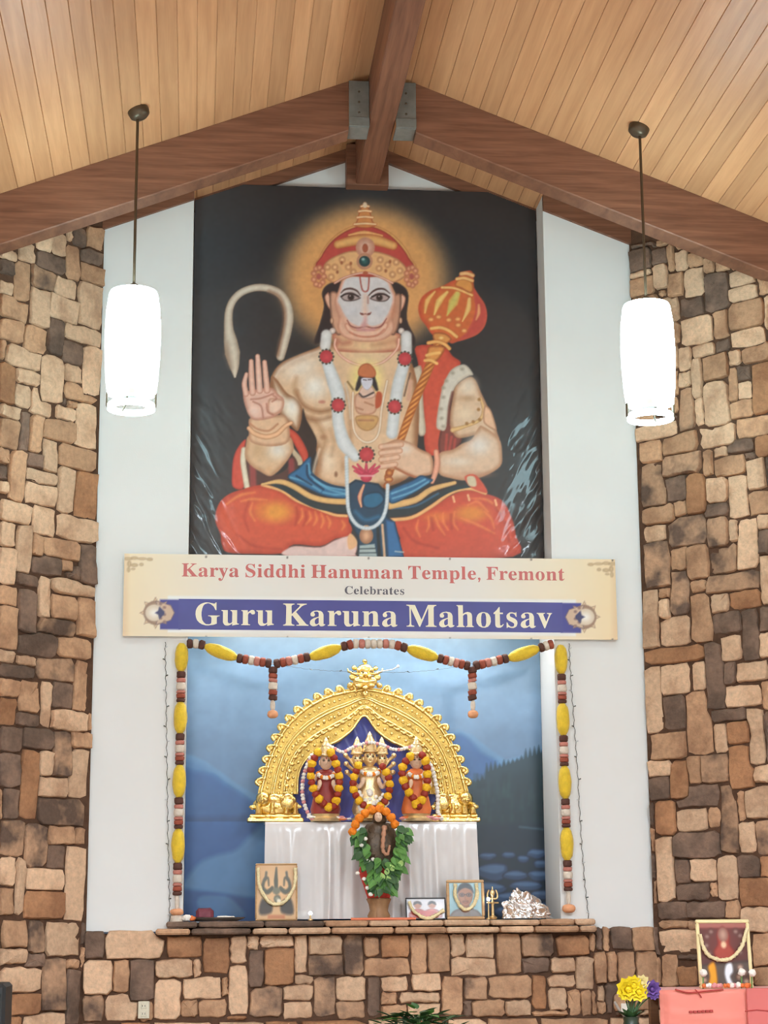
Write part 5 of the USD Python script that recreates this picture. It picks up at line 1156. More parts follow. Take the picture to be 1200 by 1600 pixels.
# ------------------------------------------------------------------ idols, garlands, flowers
M['idol_gold'] = plain('idol_brass', (.86, .66, .36), rough=.35, metal=.8, noise=.15, nscale=30, bump=.4, bscale=120)
M['idol_pale'] = plain('idol_pale_stone', rgb(222, 188, 160), rough=.5, noise=.12, nscale=30)
M['cloth_red'] = plain('maroon_silk', rgb(150, 44, 34), rough=.5, noise=.2, nscale=20, sheen=.3)
M['dark_idol'] = plain('dark_bronze_idol', rgb(84, 66, 48), rough=.4, metal=.3, noise=.35, nscale=40, bump=.5, bscale=90)
M['cloth_orange'] = plain('orange_silk', rgb(226, 120, 60), rough=.5, noise=.15, nscale=20)
M['marigold'] = plain('yellow_marigold', rgb(250, 186, 30), rough=.7, noise=.2, nscale=90, bump=.8, bscale=200)
M['marigold_o'] = plain('orange_marigold', rgb(240, 132, 20), rough=.7, noise=.2, nscale=90, bump=.8, bscale=200)
M['bead_maroon'] = plain('maroon_bead', rgb(150, 44, 24), rough=.55, noise=.2, nscale=60)
M['white_flower'] = plain('white_jasmine', rgb(246, 240, 230), rough=.7, noise=.08, nscale=90, bump=.8, bscale=160)
M['pink_flower'] = plain('pink_petals', rgb(222, 150, 150), rough=.7, noise=.2, nscale=60)
def pompom(c, r, seed=0, squash=(1, 1, 1)):
    return rough(ball(c, r, 2, squash), r * .28, 1.6 / r, seed)

def strand(parent, path, r, pattern, name=None):
    """Flowers threaded along a path; consecutive flowers of one colour stay separate pieces."""
    P = np.asarray(path, float)
    d = np.r_[0, np.cumsum(np.linalg.norm(np.diff(P, axis=0), axis=1))]
    n = max(2, int(d[-1] / (r * 1.42)))
    t = np.linspace(0, d[-1], n)
    for k in range(n):
        c = [np.interp(t[k], d, P[:, q]) for q in range(3)]
        key = pattern[k % len(pattern)]
        put(parent, {'marigold': 'marigold', 'marigold_o': 'marigold', 'bead_maroon': 'maroon_flower', 'white_flower': 'white_flower', 'pink_flower': 'pink_flower'}[key], pompom(c, r * (1.05 if key.startswith('mari') else .92), k), M[key], smooth=60)

def make_head(c, s, mat_face):
    """Face with crown; c: chin-height centre, s: head height."""
    out = [ball(c, s * .5, 3, (.8, .8, 1)), ball(c + [0, -s * .40, -s * .06], s * .09, 2, (.8, 1, 1.3))]
    for sx in (-1, 1): out += [ball(c + [sx * s * .16, -s * .36, s * .08], s * .055, 1, (1.4, .6, .8)), ball(c + [sx * s * .40, 0, -s * .04], s * .12, 2, (.5, .8, 1.4))]
    out.append(ball(c + [0, -s * .37, -s * .24], s * .07, 1, (1.8, .6, .6)))
    return join(*out)
def make_crown(c, s):
    return lathe([(0, 0), (s * .46, 0), (s * .48, s * .10), (s * .42, s * .16), (s * .40, s * .4), (s * .28, s * .62), (s * .30, s * .68), (s * .16, s * .95), (s * .17, s * 1.0), (s * .05, s * 1.2), (0, s * 1.28)], 18, c)

def make_idol(name, label, px, top_px, base_w, heads, robe, y, extra_arms=0):
    base = S(px, 1283, y); base[2] = TZ + .003
    t = thing(name, label, 'idol', base)
    H = S(px, top_px, y)[2] - base[2]
    put(t, 'pedestal', lathe([(0, 0), (base_w * .55, 0), (base_w * .58, .012), (base_w * .48, .024), (base_w * .52, .036), (0, .038)], 24), M['idol_gold'], smooth=40)
    # robe: wide crossed legs at the bottom, waist, shoulders
    prof = [(0, .036), (base_w * .52, .038), (base_w * .56, .06), (base_w * .46, H * .30), (base_w * .30, H * .40), (base_w * .34, H * .55), (base_w * .38, H * .60), (base_w * .20, H * .655), (.0, H * .66)]
    m = lathe(prof, 28); v = np.array(m.vertices); v[:, 1] *= .62; a = np.arctan2(v[:, 1], v[:, 0])
    v[:, :2] *= (1 + .05 * np.sin(a * 9) * np.clip(1 - v[:, 2] / (H * .45), 0, 1))[:, None]
    put(t, 'robe', trimesh.Trimesh(v, m.faces, process=False), robe, smooth=50)
    hs = H * .20
    for k, dx in enumerate({1: (0,), 3: (0, -.062, .062)}[heads]):
        c = np.array([dx, -.012 if k == 0 else .004, H * .745 - (.006 if k else 0)]); s = hs * (1 if k == 0 else .86)
        hd = put(t, 'head', make_head(c, s, None), M['idol_pale'] if heads == 1 else M['idol_gold'], smooth=60)
        e_ = []
        for sx in (-1, 1): e_ += [ball(c + [sx * s * .16, -s * .385, s * .07], s * .06, 1, (1.5, .5, .8)), ball(c + [sx * s * .17, -s * .37, s * .17], s * .05, 1, (2.0, .5, .5))]
        put(hd, 'eyes', join(*e_), M['dark_idol'], smooth=60, kind='stuff', label='dark painted eyes and brows')
        put(hd, 'forehead_mark', ball(c + [0, -s * .37, s * .22], s * .05, 1, (.7, .5, 1.5)), M['cloth_red'])
        put(hd, 'crown', make_crown(c + [0, 0, s * .36], s), M['idol_gold'], smooth=40)
    for sx in (-1, 1):
        put(t, 'arm', join(tube(spline([(sx * base_w * .34, 0, H * .58), (sx * base_w * .50, -.02, H * .46), (sx * base_w * .36, -.055, H * .40), (sx * base_w * .26, -.065, H * .45)], 4), .0115, 8), ball((sx * base_w * .25, -.066, H * .47), .014, 2, (.8, .6, 1.3))), M['idol_pale'], smooth=60)
        for q in range(extra_arms):
            zz = H * (.52 + .10 * q)
            put(t, 'arm', join(tube(spline([(sx * base_w * .32, .01, H * .57), (sx * base_w * (.52 + .04 * q), .0, zz), (sx * base_w * (.70 + .02 * q), -.012, zz + .02)], 4), .009, 8), ball((sx * base_w * (.72 + .02 * q), -.012, zz + .025), .013, 2)), M['idol_gold'], smooth=60)
    return t, base, H

IY = .118
tl, bl, hl = make_idol('crowned_idol', 'left crowned idol in orange and maroon robe with a yellow and maroon garland', 509, 1160, .136, 1, M['cloth_red'], IY)
tc, bc, hc = make_idol('crowned_idol', 'middle three-headed idol with many arms and white flowers at its feet', 578, 1152, .160, 3, M['idol_gold'], IY - .01, 3)
tr, br, hr = make_idol('crowned_idol', 'right crowned idol in orange robe with a thick yellow and maroon garland', 651, 1158, .136, 1, M['cloth_orange'], IY)
# small flower collars at the idols' necks
for t_, H_, w_ in ((tl, hl, .136), (tc, hc, .16), (tr, hr, .136)):
    for q in range(11):
        a_ = math.pi * (1.05 + .9 * q / 10)
        put(t_, 'collar_flower', pompom((w_ * .30 * math.cos(a_), -.02 + w_ * .30 * math.sin(a_), H_ * .60 - .012 * math.sin(math.pi * q / 10) * 2), .011, q), M['white_flower' if q % 3 else 'marigold_o'], smooth=60)
def garland(label, pts, Y, r, pattern, cat='garland'):
    """A flower garland laid through points measured on the plane y = Y (each point may carry its own depth)."""
    P = np.array([survey(p[0], p[1], Y + (p[2] if len(p) > 2 else 0)) for p in pts])
    t = thing('flower_garland', label, cat)
    strand(t, spline(P, 6), r, pattern)
    return t
YM = ['marigold', 'bead_maroon']
garland('yellow and maroon flower garland hung on the left idol', [(496, 1176), (487, 1195), (486, 1215), (492, 1238), (506, 1256), (520, 1262), (528, 1240), (530, 1215), (524, 1190), (517, 1176)], IY - .072, .0205, YM)
garland('yellow and maroon flower garland hung on the middle idol', [(560, 1196), (553, 1214), (552, 1232), (560, 1250), (575, 1262), (592, 1262), (604, 1248), (609, 1230), (606, 1212), (598, 1198)], IY - .078, .020, YM)
garland('thick yellow and maroon flower garland hung on the right idol', [(641, 1182), (630, 1196), (629, 1214), (636, 1234), (648, 1250), (652, 1262), (660, 1248), (666, 1232), (668, 1212), (666, 1192), (660, 1180)], IY - .072, .0215, YM)
garland('string of white flowers hanging inside the left foot of the arch', [(487, 1180), (478, 1200), (473, 1222), (473, 1245), (479, 1266), (486, 1278)], AY - .055, .0115, ['white_flower', 'white_flower', 'pink_flower'])
garland('string of white flowers hanging inside the right foot of the arch', [(662, 1182), (674, 1198), (680, 1220), (684, 1244), (684, 1268), (690, 1279)], AY - .055, .0125, ['white_flower'])
garland('white flower string draped over the heads of the three idols', [(512, 1164), (524, 1170), (536, 1175), (550, 1168), (562, 1164), (578, 1160), (598, 1164), (612, 1170), (626, 1171), (644, 1166)], IY - .055, .0095, ['white_flower', 'white_flower', 'white_flower', 'pink_flower'])
fl = thing('flower_heap', 'heap of white flowers at the feet of the middle idol', 'flowers')
r_ = random.Random(8)
for k in range(34):
    c = S(r_.uniform(560, 606), r_.uniform(1232, 1278), IY - .052 - r_.random() * .015)
    put(fl, 'white_flower', pompom(c, r_.uniform(.010, .016), k), M['white_flower'], smooth=60)
ol = thing('petal_offering', 'row of pink and white petals strewn along the front of the altar table', 'flowers')
for k in range(46):
    x = r_.choice((r_.uniform(486, 545), r_.uniform(628, 690)))
    c = S(x, r_.uniform(1274, 1282), IY - .040); c[2] = TZ + .012 + r_.random() * .012
    put(ol, 'petal', pompom(c, r_.uniform(.008, .014), k, (1.7, 1, .55)), M[r_.choice(['pink_flower', 'white_flower', 'cloth_orange', 'pink_flower'])], smooth=60)
# ------------------------------------------------------------------ small leaf-wrapped idol in front of the table
M['leaf'] = plain('green_leaf', rgb(92, 140, 66), rough=.45, noise=.3, nscale=25, spec=.5)
M['leaf_dark'] = plain('dark_green_leaf', rgb(58, 92, 52), rough=.45, noise=.3, nscale=25, spec=.5)
M['leaf_pale'] = plain('pale_green_leaf', rgb(158, 190, 110), rough=.5, noise=.2, nscale=30)
M['brass'] = plain('brass', (.72, .52, .26), rough=.35, metal=.9, noise=.15, nscale=20)
M['red_cloth'] = plain('red_cloth', rgb(206, 56, 44), rough=.6, noise=.15, nscale=20)
def leaf_mesh(c, d, n, L, W, bend=.25):
    """A pointed leaf from c along d, facing n."""
    d = np.asarray(d, float); d /= np.linalg.norm(d); n = np.asarray(n, float); n = n - d * (n @ d); n /= np.linalg.norm(n); s = np.cross(d, n)
    v, f = [], []
    for k in range(9):
        t = k / 8; w = W * (math.sin(math.pi * min(1, t * 1.02) ** .75) + .02) * .5
        m = np.asarray(c) + d * L * t + n * (bend * L * t * (1 - t) * .9)
        v += [m - s * w, m + n * w * -.25, m + s * w]
    for k in range(8):
        a = 3 * k
        f += [[a, a + 1, a + 4], [a, a + 4, a + 3], [a + 1, a + 2, a + 5], [a + 1, a + 5, a + 4]]
    top = np.array(v); back = top - n * .0012
    return trimesh.Trimesh(np.vstack([top, back]), f + [[q[2] + len(top), q[1] + len(top), q[0] + len(top)] for q in f], process=False)
GY = -.035
M['tor_pinkish'] = plain('dull_rose_trunk', rgb(186, 134, 104), rough=.6, noise=.25, nscale=60)
g0 = S(592, 1434, GY); g0[2] = LEDGE_Z
M['tan_pot'] = plain('tan_clay_pot', rgb(158, 118, 82), rough=.6, noise=.2, nscale=25)
gz = lambda y: S(592, y, GY)[2] - LEDGE_Z
gi = thing('small_idol', 'small dark idol wrapped in green leaves and orange flowers standing before the altar table', 'idol', g0)
put(gi, 'pot', lathe([(0, 0), (.052, 0), (.056, .02), (.044, .045), (.050, .075), (.062, .10), (.05, .105), (0, .105)], 26), M['tan_pot'], smooth=40)
put(gi, 'red_skirt', rough(trimesh.Trimesh((lambda q: q * [1, .72, 1])(np.array((sk_ := lathe([(0, .095), (.05, .095), (.072, .15), (.098, .23), (.09, .26), (0, .26)], 30)).vertices)), sk_.faces, process=False), .006, 20, 2), M['red_cloth'], smooth=60)
body = join(lathe([(0, .17), (.075, .2), (.105, .32), (.10, .40), (.06, .46), (0, .47)], 28), ball((0, -.045, gz(1300)), .052, 3), ball((0, -.05, gz(1280)), .036, 3), ball((-.055, -.05, gz(1318)), .03, 3), ball((.05, -.05, gz(1322)), .03, 3), ball((-.03, -.07, gz(1335)), .03, 3))
v = np.array(body.vertices); v[:, 1] = v[:, 1] * .75
put(gi, 'statue', rough(trimesh.Trimesh(v, body.faces, process=False), .010, 22, 6), M['dark_idol'], smooth=60)
put(gi, 'face', join(ball((-.008, -.085, gz(1278)), .024, 3, (.8, .7, 1)), ball((-.008, -.104, gz(1280)), .005, 1), ball((-.016, -.102, gz(1275)), .0032, 1), ball((0, -.102, gz(1275)), .0032, 1)), M['idol_pale'], smooth=60)
put(gi, 'trunk', tube(spline([(.022, -.085, gz(1292)), (.014, -.10, gz(1312)), (.012, -.105, gz(1330)), (.034, -.10, gz(1336)), (.046, -.095, gz(1322))], 6), np.linspace(.012, .006, 25) * (1 + .25 * np.sin(np.arange(25) * 2.1)), 10), M['tor_pinkish'], smooth=60)
r_ = random.Random(14)
# leaves hang in a V from the shoulders to the foot
for k in range(150):
    t = r_.random(); side = r_.choice((-1, 1)); y = 1292 + 98 * t
    hw = (.145 - .10 * t) * (r_.uniform(.55, 1.0) if t < .5 else r_.uniform(.05, 1.0))
    c = np.array([side * hw + .004, -.055 - .03 * r_.random() - .03 * (1 - abs(hw) / .15), gz(y)])
    d = np.array([side * r_.uniform(.0, .7), -.25, -r_.uniform(.4, 1)])
    m = leaf_mesh(c, d, (side * .25, -1, .25), r_.uniform(.04, .07), r_.uniform(.028, .042))
    put(gi, 'leaf', m, M[r_.choice(['leaf', 'leaf_dark', 'leaf_dark', 'leaf'])], smooth=60)
for q in ((600, 1368), (612, 1362), (620, 1355), (606, 1380), (596, 1376)):
    p = S(q[0], q[1], GY) - g0
    put(gi, 'leaf', leaf_mesh(p + [0, -.11, 0], (r_.uniform(-.6, .6), -.2, .8), (0, -1, .2), .04, .026), M['leaf_pale'], smooth=60)
for k, (x, y) in enumerate(((568, 1312), (572, 1346), (580, 1344), (562, 1322), (556, 1365), (566, 1374), (571, 1388), (576, 1398))):
    p = S(x, y, GY) - g0
    put(gi, 'white_flower', pompom(p + [0, -.10, 0], .011, k, (1, .8, .8)), M['white_flower'], smooth=60)
og = garland('orange marigold garland arching over the small leaf-wrapped idol', [(551, 1300), (556, 1288), (564, 1276), (575, 1268), (588, 1264), (600, 1266), (610, 1276), (617, 1288)], GY - .07, .021, ['marigold_o', 'marigold_o', 'marigold_o'])

# ------------------------------------------------------------------ framed pictures and offerings on the ledge
M['tan_frame'] = wood_look('tan_frame_wood', rgb(186, 146, 104), rgb(212, 172, 126), vary=.02)
M['black_frame'] = plain('black_frame', rgb(44, 42, 44), rough=.4)
M['pale_frame'] = plain('cream_frame', rgb(240, 222, 168), rough=.5, noise=.06, nscale=20)
M['photo'] = printed('glossy_photo', rough=.22)
M['gar_cream'] = plain('cream_flower_strand', rgb(232, 214, 168), rough=.7, noise=.25, nscale=120, bump=.6, bscale=150)
def picture(name, label, cat, x0, y0, x1, y1, Y, border, mat, draw, base_z, lean=.12, step=.0022, garland_pts=None):
    """A framed print that leans back a little; drawing coordinates run 0..1 across and down."""
    a, b = survey(x0, (y0 + y1) / 2, Y), survey(x1, (y0 + y1) / 2, Y)
    w = b[0] - a[0]; h = survey(x0, y0, Y)[2] - survey(x0, y1, Y)[2]
    t = thing(name, label, cat, ((a[0] + b[0]) / 2, Y, base_z), 0, None, None, -lean)
    rails = [rbox(-w / 2, -.008, 0, w / 2, .010, border), rbox(-w / 2, -.008, h - border, w / 2, .010, h), rbox(-w / 2, -.008, border, -w / 2 + border, .010, h - border), rbox(w / 2 - border, -.008, border, w / 2, .010, h - border)]
    fr = put(t, 'frame', join(*rails), mat)
    put(fr, 'backing', box(-w / 2 + .002, .004, .002, w / 2 - .002, .009, h - .002), M['black_frame'])
    V, Fc, flat = sheet(-w / 2 + border - .001, w / 2 - border + .001, border - .001, h - border + .001, -.001, step)
    K = Ink((flat[:, 0] + w / 2) / w * 100, (h - flat[:, 2]) / h * 100, (128, 128, 128))
    draw(K)
    s = put(t, 'print', (V, Fc), M['photo']); set_ink(s, lin(np.clip(K.C, 0, 255)))
    if garland_pts:
        P = [((u - 50) / 100 * w, -.016, (100 - v) / 100 * h) for u, v in garland_pts]
        put(t, 'garland', rough(tube(spline(P, 8), .0085, 8), .006, 120, 4), M['gar_cream'], smooth=60)
    return t
def draw_emblem(K):
    K.C[:] = (212, 170, 124); K.glowspot(50, 45, 60, 60, (224, 184, 140), .8)
    G = (92, 92, 80); T = (176, 170, 130)
    K.line([(50, 8), (49, 30), (50, 50)], [3, 9, 7], G, (64, 66, 58), 2)
    for sx in (-1, 1):
        K.line([(50 + sx * 10, 44), (50 + sx * 22, 50), (50 + sx * 32, 42), (50 + sx * 28, 28), (50 + sx * 20, 26), (50 + sx * 18, 38)], [8, 8, 7, 6, 4, 3], G, (70, 70, 60), 2)
        K.line([(50 + sx * 26, 28), (50 + sx * 24, 16)], 5, (96, 94, 84), None, 2)
        K.area([(50 + sx * 12, 68), (50 + sx * 34, 62), (50 + sx * 40, 88), (50 + sx * 12, 86)], (74, 64, 56), None, 2, 3)
        K.line([(50 + sx * 34, 55), (50 + sx * 22, 66), (50, 72)], 5, T, (150, 140, 104), 2)
    K.dot(50, 48, 9, 6, (120, 118, 100), 2); K.dot(52, 62, 8, 7, (156, 156, 136), 2, (96, 96, 84)); K.dot(56, 66, 5, 4, (236, 226, 206), 1.5)
    K.area([(30, 90), (70, 90), (70, 97), (30, 97)], (196, 128, 88), None, 2, 2, False)
def draw_group(K):
    K.C[:] = (206, 200, 204)
    K.area([(5, 10), (95, 10), (95, 60), (5, 60)], (214, 210, 216), None, 2, 6, False)
    for x, c in ((30, (176, 70, 54)), (66, (198, 110, 96))):
        K.area([(x - 20, 90), (x - 16, 60), (x, 50), (x + 16, 60), (x + 22, 90)], c, (150, 64, 50), 6, 3)
        K.dot(x, 36, 9, 13, (176, 120, 96), 2); K.area([(x - 10, 34), (x - 8, 20), (x, 15), (x + 8, 20), (x + 10, 34), (x, 26)], (70, 52, 48), None, 2, 2)
    K.area([(30, 64), (70, 60), (78, 80), (40, 88)], (186, 66, 50), None, 4, 3)
def draw_portrait(K):
    K.C[:] = (150, 186, 196); K.glowspot(50, 30, 60, 60, (170, 202, 208), .7)
    K.area([(8, 105), (14, 82), (34, 72), (50, 70), (66, 72), (86, 82), (92, 105)], (128, 122, 120), (108, 100, 98), 8, 2)
    K.area([(42, 60), (58, 60), (60, 78), (50, 84), (40, 78)], (146, 102, 80), None, 4, 2)
    K.area([(30, 32), (36, 18), (50, 13), (64, 18), (70, 32), (68, 50), (60, 64), (50, 69), (40, 64), (32, 50)], (172, 124, 98), (142, 98, 76), 6, 2)
    K.area([(28, 34), (32, 18), (42, 9), (58, 9), (68, 18), (72, 34), (66, 26), (50, 20), (36, 26)], (42, 36, 36), None, 3, 2)
    for x in (41, 59): K.dot(x, 38, 7.2, 5, (70, 56, 52), 1.4); K.dot(x, 38, 5.6, 3.6, (140, 108, 94), 1.4); K.dot(x, 38, 1.8, 1.8, (50, 36, 34), 1)
    K.line([(47, 37), (53, 37)], 1.4, (60, 48, 46), None, 1); K.line([(50, 40), (49, 49), (52, 50)], 1.6, (138, 92, 72), None, 1.4); K.line([(43, 57), (50, 59), (57, 57)], 2, (128, 72, 62), None, 1.4); K.line([(43, 54), (57, 54)], 1.6, (92, 66, 58), None, 1.5)
picture('framed_emblem', 'tan framed print with a dark trident emblem leaning at the left of the altar cloth', 'picture', 399, 1347, 465, 1437, -.03, .008, M['tan_frame'], draw_emblem, LEDGE_Z, .10, garland_pts=((6, 8), (10, 40), (30, 66), (50, 72), (72, 66), (92, 40), (95, 8)))
picture('framed_photo', 'low dark framed photo of two people in red with a garland', 'picture', 634, 1398, 697, 1433, -.02, .006, M['black_frame'], draw_group, LEDGE_Z, .2, garland_pts=((8, 20), (18, 60), (45, 96), (70, 88), (94, 60)))
picture('framed_portrait', 'wooden framed portrait of a man in glasses with a cream garland on the ledge', 'picture', 698, 1372, 757, 1434, -.02, .014, M['tan_frame'], draw_portrait, LEDGE_Z, .08, garland_pts=((24, 10), (22, 40), (34, 66), (50, 76), (68, 66), (80, 40), (78, 10)))
tz = S(770, 1385, -.01)[2] - LEDGE_Z
t0 = S(770, 1434, -.01)
tri = thing('brass_trident', 'small brass trident standing on the ledge between the portrait and the foil', 'trident', (t0[0], -.01, LEDGE_Z))
put(tri, 'stand', lathe([(0, 0), (.02, 0), (.022, .01), (.008, .02), (.007, tz * .45), (.012, tz * .5), (.006, tz * .55), (.005, tz * .7), (0, tz * .7)], 18), M['brass'], smooth=40)
put(tri, 'prongs', join(tube([(0, 0, tz * .66), (0, 0, tz)], [.010, .002], 8), *[tube(spline([(0, 0, tz * .62), (s * .022, 0, tz * .64), (s * .024, 0, tz * .78), (s * .016, 0, tz * .9)], 4), [.005] * 12 + [.002], 7) for s in (-1, 1)], ball((0, -.004, tz * .8), .012, 2, (1, .5, 1.4)), tube([(-.03, 0, tz * .5), (.03, 0, tz * .5)], .004, 7)), M['brass'], smooth=50)
M['foil'] = plain('crumpled_foil', (.86, .86, .87), rough=.22, metal=1.0)
f0 = S(820, 1433, .0)
fm = trimesh.creation.icosphere(5, 1.0); fv = np.array(fm.vertices)
rad = .11 * (1 + .55 * (np.abs(meshkit.fbm(fv * 2.1 + 9, 3, 3) - .5) * 2) + .13 * (meshkit.noise(fv * 8 + 3, 5) - .5))
fv = fv * rad[:, None] * [.98, .55, 1.05]; fv[:, 2] = np.where(fv[:, 2] < 0, fv[:, 2] * .02, fv[:, 2]); fv[:, 0] += .015
fv[:, 2] *= .98 - .35 * np.clip(fv[:, 0] / .1, -.4, 1)
fv[:, 2] -= fv[:, 2].min()
foil = put(None, 'foil_parcel', trimesh.Trimesh(fv + [f0[0], .02, LEDGE_Z + .001], fm.faces, process=False), M['foil'])
tag(foil, 'crumpled silver foil parcel at the right end of the ledge', 'foil')
tp = S(335, 1436, -.0)
tray = thing('offering_tray', 'steel tray with a maroon bundle at the left end of the ledge', 'tray', (tp[0] + .01, .04, LEDGE_Z))
M['steel_bright'] = plain('bright_steel', (.8, .8, .8), rough=.45, metal=1.0)
put(tray, 'dish', lathe([(0, .0), (.10, .0), (.135, .012), (.14, .018), (.132, .016), (.10, .005), (0, .005)], 40), M['steel_bright'], smooth=40)
put(tray, 'bundle', rough(rbox(-.10, -.05, .006, -.015, .04, .062, .014).subdivide().subdivide().subdivide(), .008, 22, 3), plain('maroon_bundle', rgb(112, 44, 58), rough=.6, noise=.2, nscale=20), smooth=60)
put(tray, 'folded_napkin', rough(rbox(.0, -.06, .006, .09, .02, .024, .006).subdivide().subdivide(), .004, 25, 4), M['white_flower'], smooth=60)
for k, (x, c, r) in enumerate(((292, 'white_flower', .02), (300, 'cloth_orange', .016))):
    p = S(x, 1432, -.05)
    fs_ = put(None, 'fallen_flower', pompom((p[0], -.05, LEDGE_Z + r * .8), r, k, (1.2, 1, .8)), M[c], smooth=60)
    tag(fs_, ('white' if k == 0 else 'orange') + ' flower lying at the left end of the ledge', 'flower')
inc = S(610, 1436, -.085)
ik = put(None, 'incense_box', rbox(S(548, 1435, -.098)[0], -.104, LEDGE_Z, S(650, 1435, -.098)[0], -.094, LEDGE_Z + .011, .002), plain('orange_card', rgb(226, 120, 80), rough=.5))
tag(ik, 'long flat orange incense box on the front edge of the ledge', 'box')
M['led'] = glow('tiny_led', (1, .98, .92), 6.0)
for x, y, lab in ((485, 1427, 'tiny lit bulb on the ledge in front of the white altar cloth'), (763, 1405, 'tiny lit bulb beside the brass trident')):
    p = S(x, y, -.035)
    b = thing('tea_light', lab, 'light', (p[0], -.035, LEDGE_Z))
    h = p[2] - LEDGE_Z
    put(b, 'holder', lathe([(0, 0), (.012, 0), (.012, .006), (.004, .008), (.003, h - .006), (0, h - .006)], 14), M['brass'], smooth=40)
    put(b, 'bulb', ball((0, 0, h), .0095, 2), M['led'], smooth=True)

# ------------------------------------------------------------------ fabric flower garlands round the niche
M['tor_yellow'] = plain('yellow_fabric_puff', rgb(226, 190, 40), rough=.7, noise=.15, nscale=40, bump=.8, bscale=150, sheen=.3)
M['tor_dark'] = plain('dark_brown_puff', rgb(86, 52, 42), rough=.8, noise=.2, nscale=60)
M['tor_pink'] = plain('dusty_pink_puff', rgb(190, 122, 108), rough=.8, noise=.15, nscale=60)
M['tor_white'] = plain('off_white_puff', rgb(216, 202, 186), rough=.8, noise=.1, nscale=60, bump=.6, bscale=180)
M['tor_rust'] = plain('rust_puff', rgb(150, 74, 54), rough=.8, noise=.2, nscale=60)
M['tor_peach'] = plain('peach_bell_flower', rgb(226, 160, 116), rough=.6, noise=.1, nscale=60)
TORAN = {'y': ('yellow_puff', 'tor_yellow'), 'd': ('dark_puff', 'tor_dark'), 'p': ('pink_puff', 'tor_pink'), 'w': ('white_puff', 'tor_white'), 'r': ('rust_puff', 'tor_rust'), 'b': ('bell_flower', 'tor_peach')}
def puff(A, B, r0, rm, seed):
    """A thread-wound puff between two points, r0 at the ends and rm in the middle."""
    A, B = np.asarray(A, float), np.asarray(B, float)
    n = 9
    path = [A + (B - A) * t for t in np.linspace(0, 1, n)]
    rr = [r0 + (rm - r0) * math.sin(math.pi * t) ** .7 for t in np.linspace(0, 1, n)]
    rr[0] *= .75; rr[-1] *= .75
    m = tube(path, rr, 14)
    return rough(m, max(rm, r0) * .10, 90, seed)
def toran(label, runs, Y, cat='garland', name='fabric_garland'):
    """runs: (code, (x, y), (x, y), end width px, middle width px)."""
    t = thing(name, label, cat)
    for k, (code, a, b, w0, w1) in enumerate(runs):
        A, B = survey(*a, Y), survey(*b, Y)
        s = .00318 / 2
        put(t, TORAN[code][0], puff(A, B, w0 * s, w1 * s, k), M[TORAN[code][1]], smooth=60)
    P = [survey(*runs[0][1], Y)] + [survey(*r[2], Y) for r in runs]
    put(t, 'thread', tube(P, .0015, 5), M['tor_white'])
    return t
def column(x0, y0, x1, y1, marks):
    """marks: (y start, kind); 'y' long yellow, 'B' group of small puffs."""
    X_ = lambda y: x0 + (x1 - x0) * (y - y0) / (y1 - y0)
    runs = []
    for (ya, k), (yb, _) in zip(marks[:-1], marks[1:]):
        if k == 'y': runs.append(('y', (X_(ya), ya), (X_(yb), yb), 11, 21))
        elif k == 'B':
            c = 'dpwprd'; f = [0, .22, .36, .62, .72, .88, 1]
            runs += [(c[q], (X_(ya + (yb - ya) * f[q]), ya + (yb - ya) * f[q]), (X_(ya + (yb - ya) * f[q + 1]), ya + (yb - ya) * f[q + 1]), 13, 14 if q != 2 else 15) for q in range(6)]
        elif k == 'w': runs.append(('w', (X_(ya), ya), (X_(yb), yb), 5, 7))
        elif k == 'b': runs.append(('b', (X_(ya), ya), (X_(yb), yb), 12, 21))
        elif k == 'W': runs.append(('w', (X_(ya), ya), (X_(yb), yb), 14, 20))
    return runs
TY = -.035
toran('yellow and brown fabric flower garland hanging down the left side of the niche', column(284, 1005, 276, 1446, [(1005, 'y'), (1049, 'B'), (1097, 'y'), (1146, 'B'), (1195, 'y'), (1246, 'B'), (1295, 'y'), (1348, 'B'), (1399, 'w'), (1420, 'b'), (1430, 'W'), (1448, '')]), TY)
toran('yellow and brown fabric flower garland hanging down the right side of the niche', column(876, 1008, 889, 1425, [(1008, 'y'), (1053, 'B'), (1099, 'y'), (1149, 'B'), (1197, 'y'), (1248, 'B'), (1293, 'y'), (1344, 'B'), (1392, 'w'), (1413, 'b'), (1426, '')]), TY)
def grp(a, b, seq):
    a, b = np.array(a, float), np.array(b, float); n = len(seq)
    return [(c, tuple(a + (b - a) * k / n), tuple(a + (b - a) * (k + 1) / n), 13, 15) for k, c in enumerate(seq)]
swag = (grp((292, 999), (320, 1009), 'dwd') + [('y', (320, 1010), (370, 1028), 10, 21)] + grp((370, 1028), (424, 1037), 'drwprd') + grp((428, 1038), (484, 1026), 'drpwrd') + [('y', (484, 1027), (533, 1011), 10, 21)] + grp((533, 1011), (570, 1001), 'drwp') + grp((570, 1001), (598, 1001), 'www')
        + grp((598, 1002), (636, 1013), 'pwrd') + [('y', (636, 1013), (684, 1028), 10, 21)] + grp((684, 1028), (734, 1041), 'drwprd') + grp((740, 1041), (794, 1028), 'drpwrd') + [('y', (794, 1029), (842, 1013), 10, 21)] + grp((842, 1013), (872, 1003), 'dwrd'))
swag = [(c, (a[0], max(a[1], 1006)), (b[0], max(b[1], 1006)), u, v) for c, a, b, u, v in swag if b[0] > 298 and a[0] < 862]
toran('fabric flower swag looping twice across the top of the niche', swag, TY)
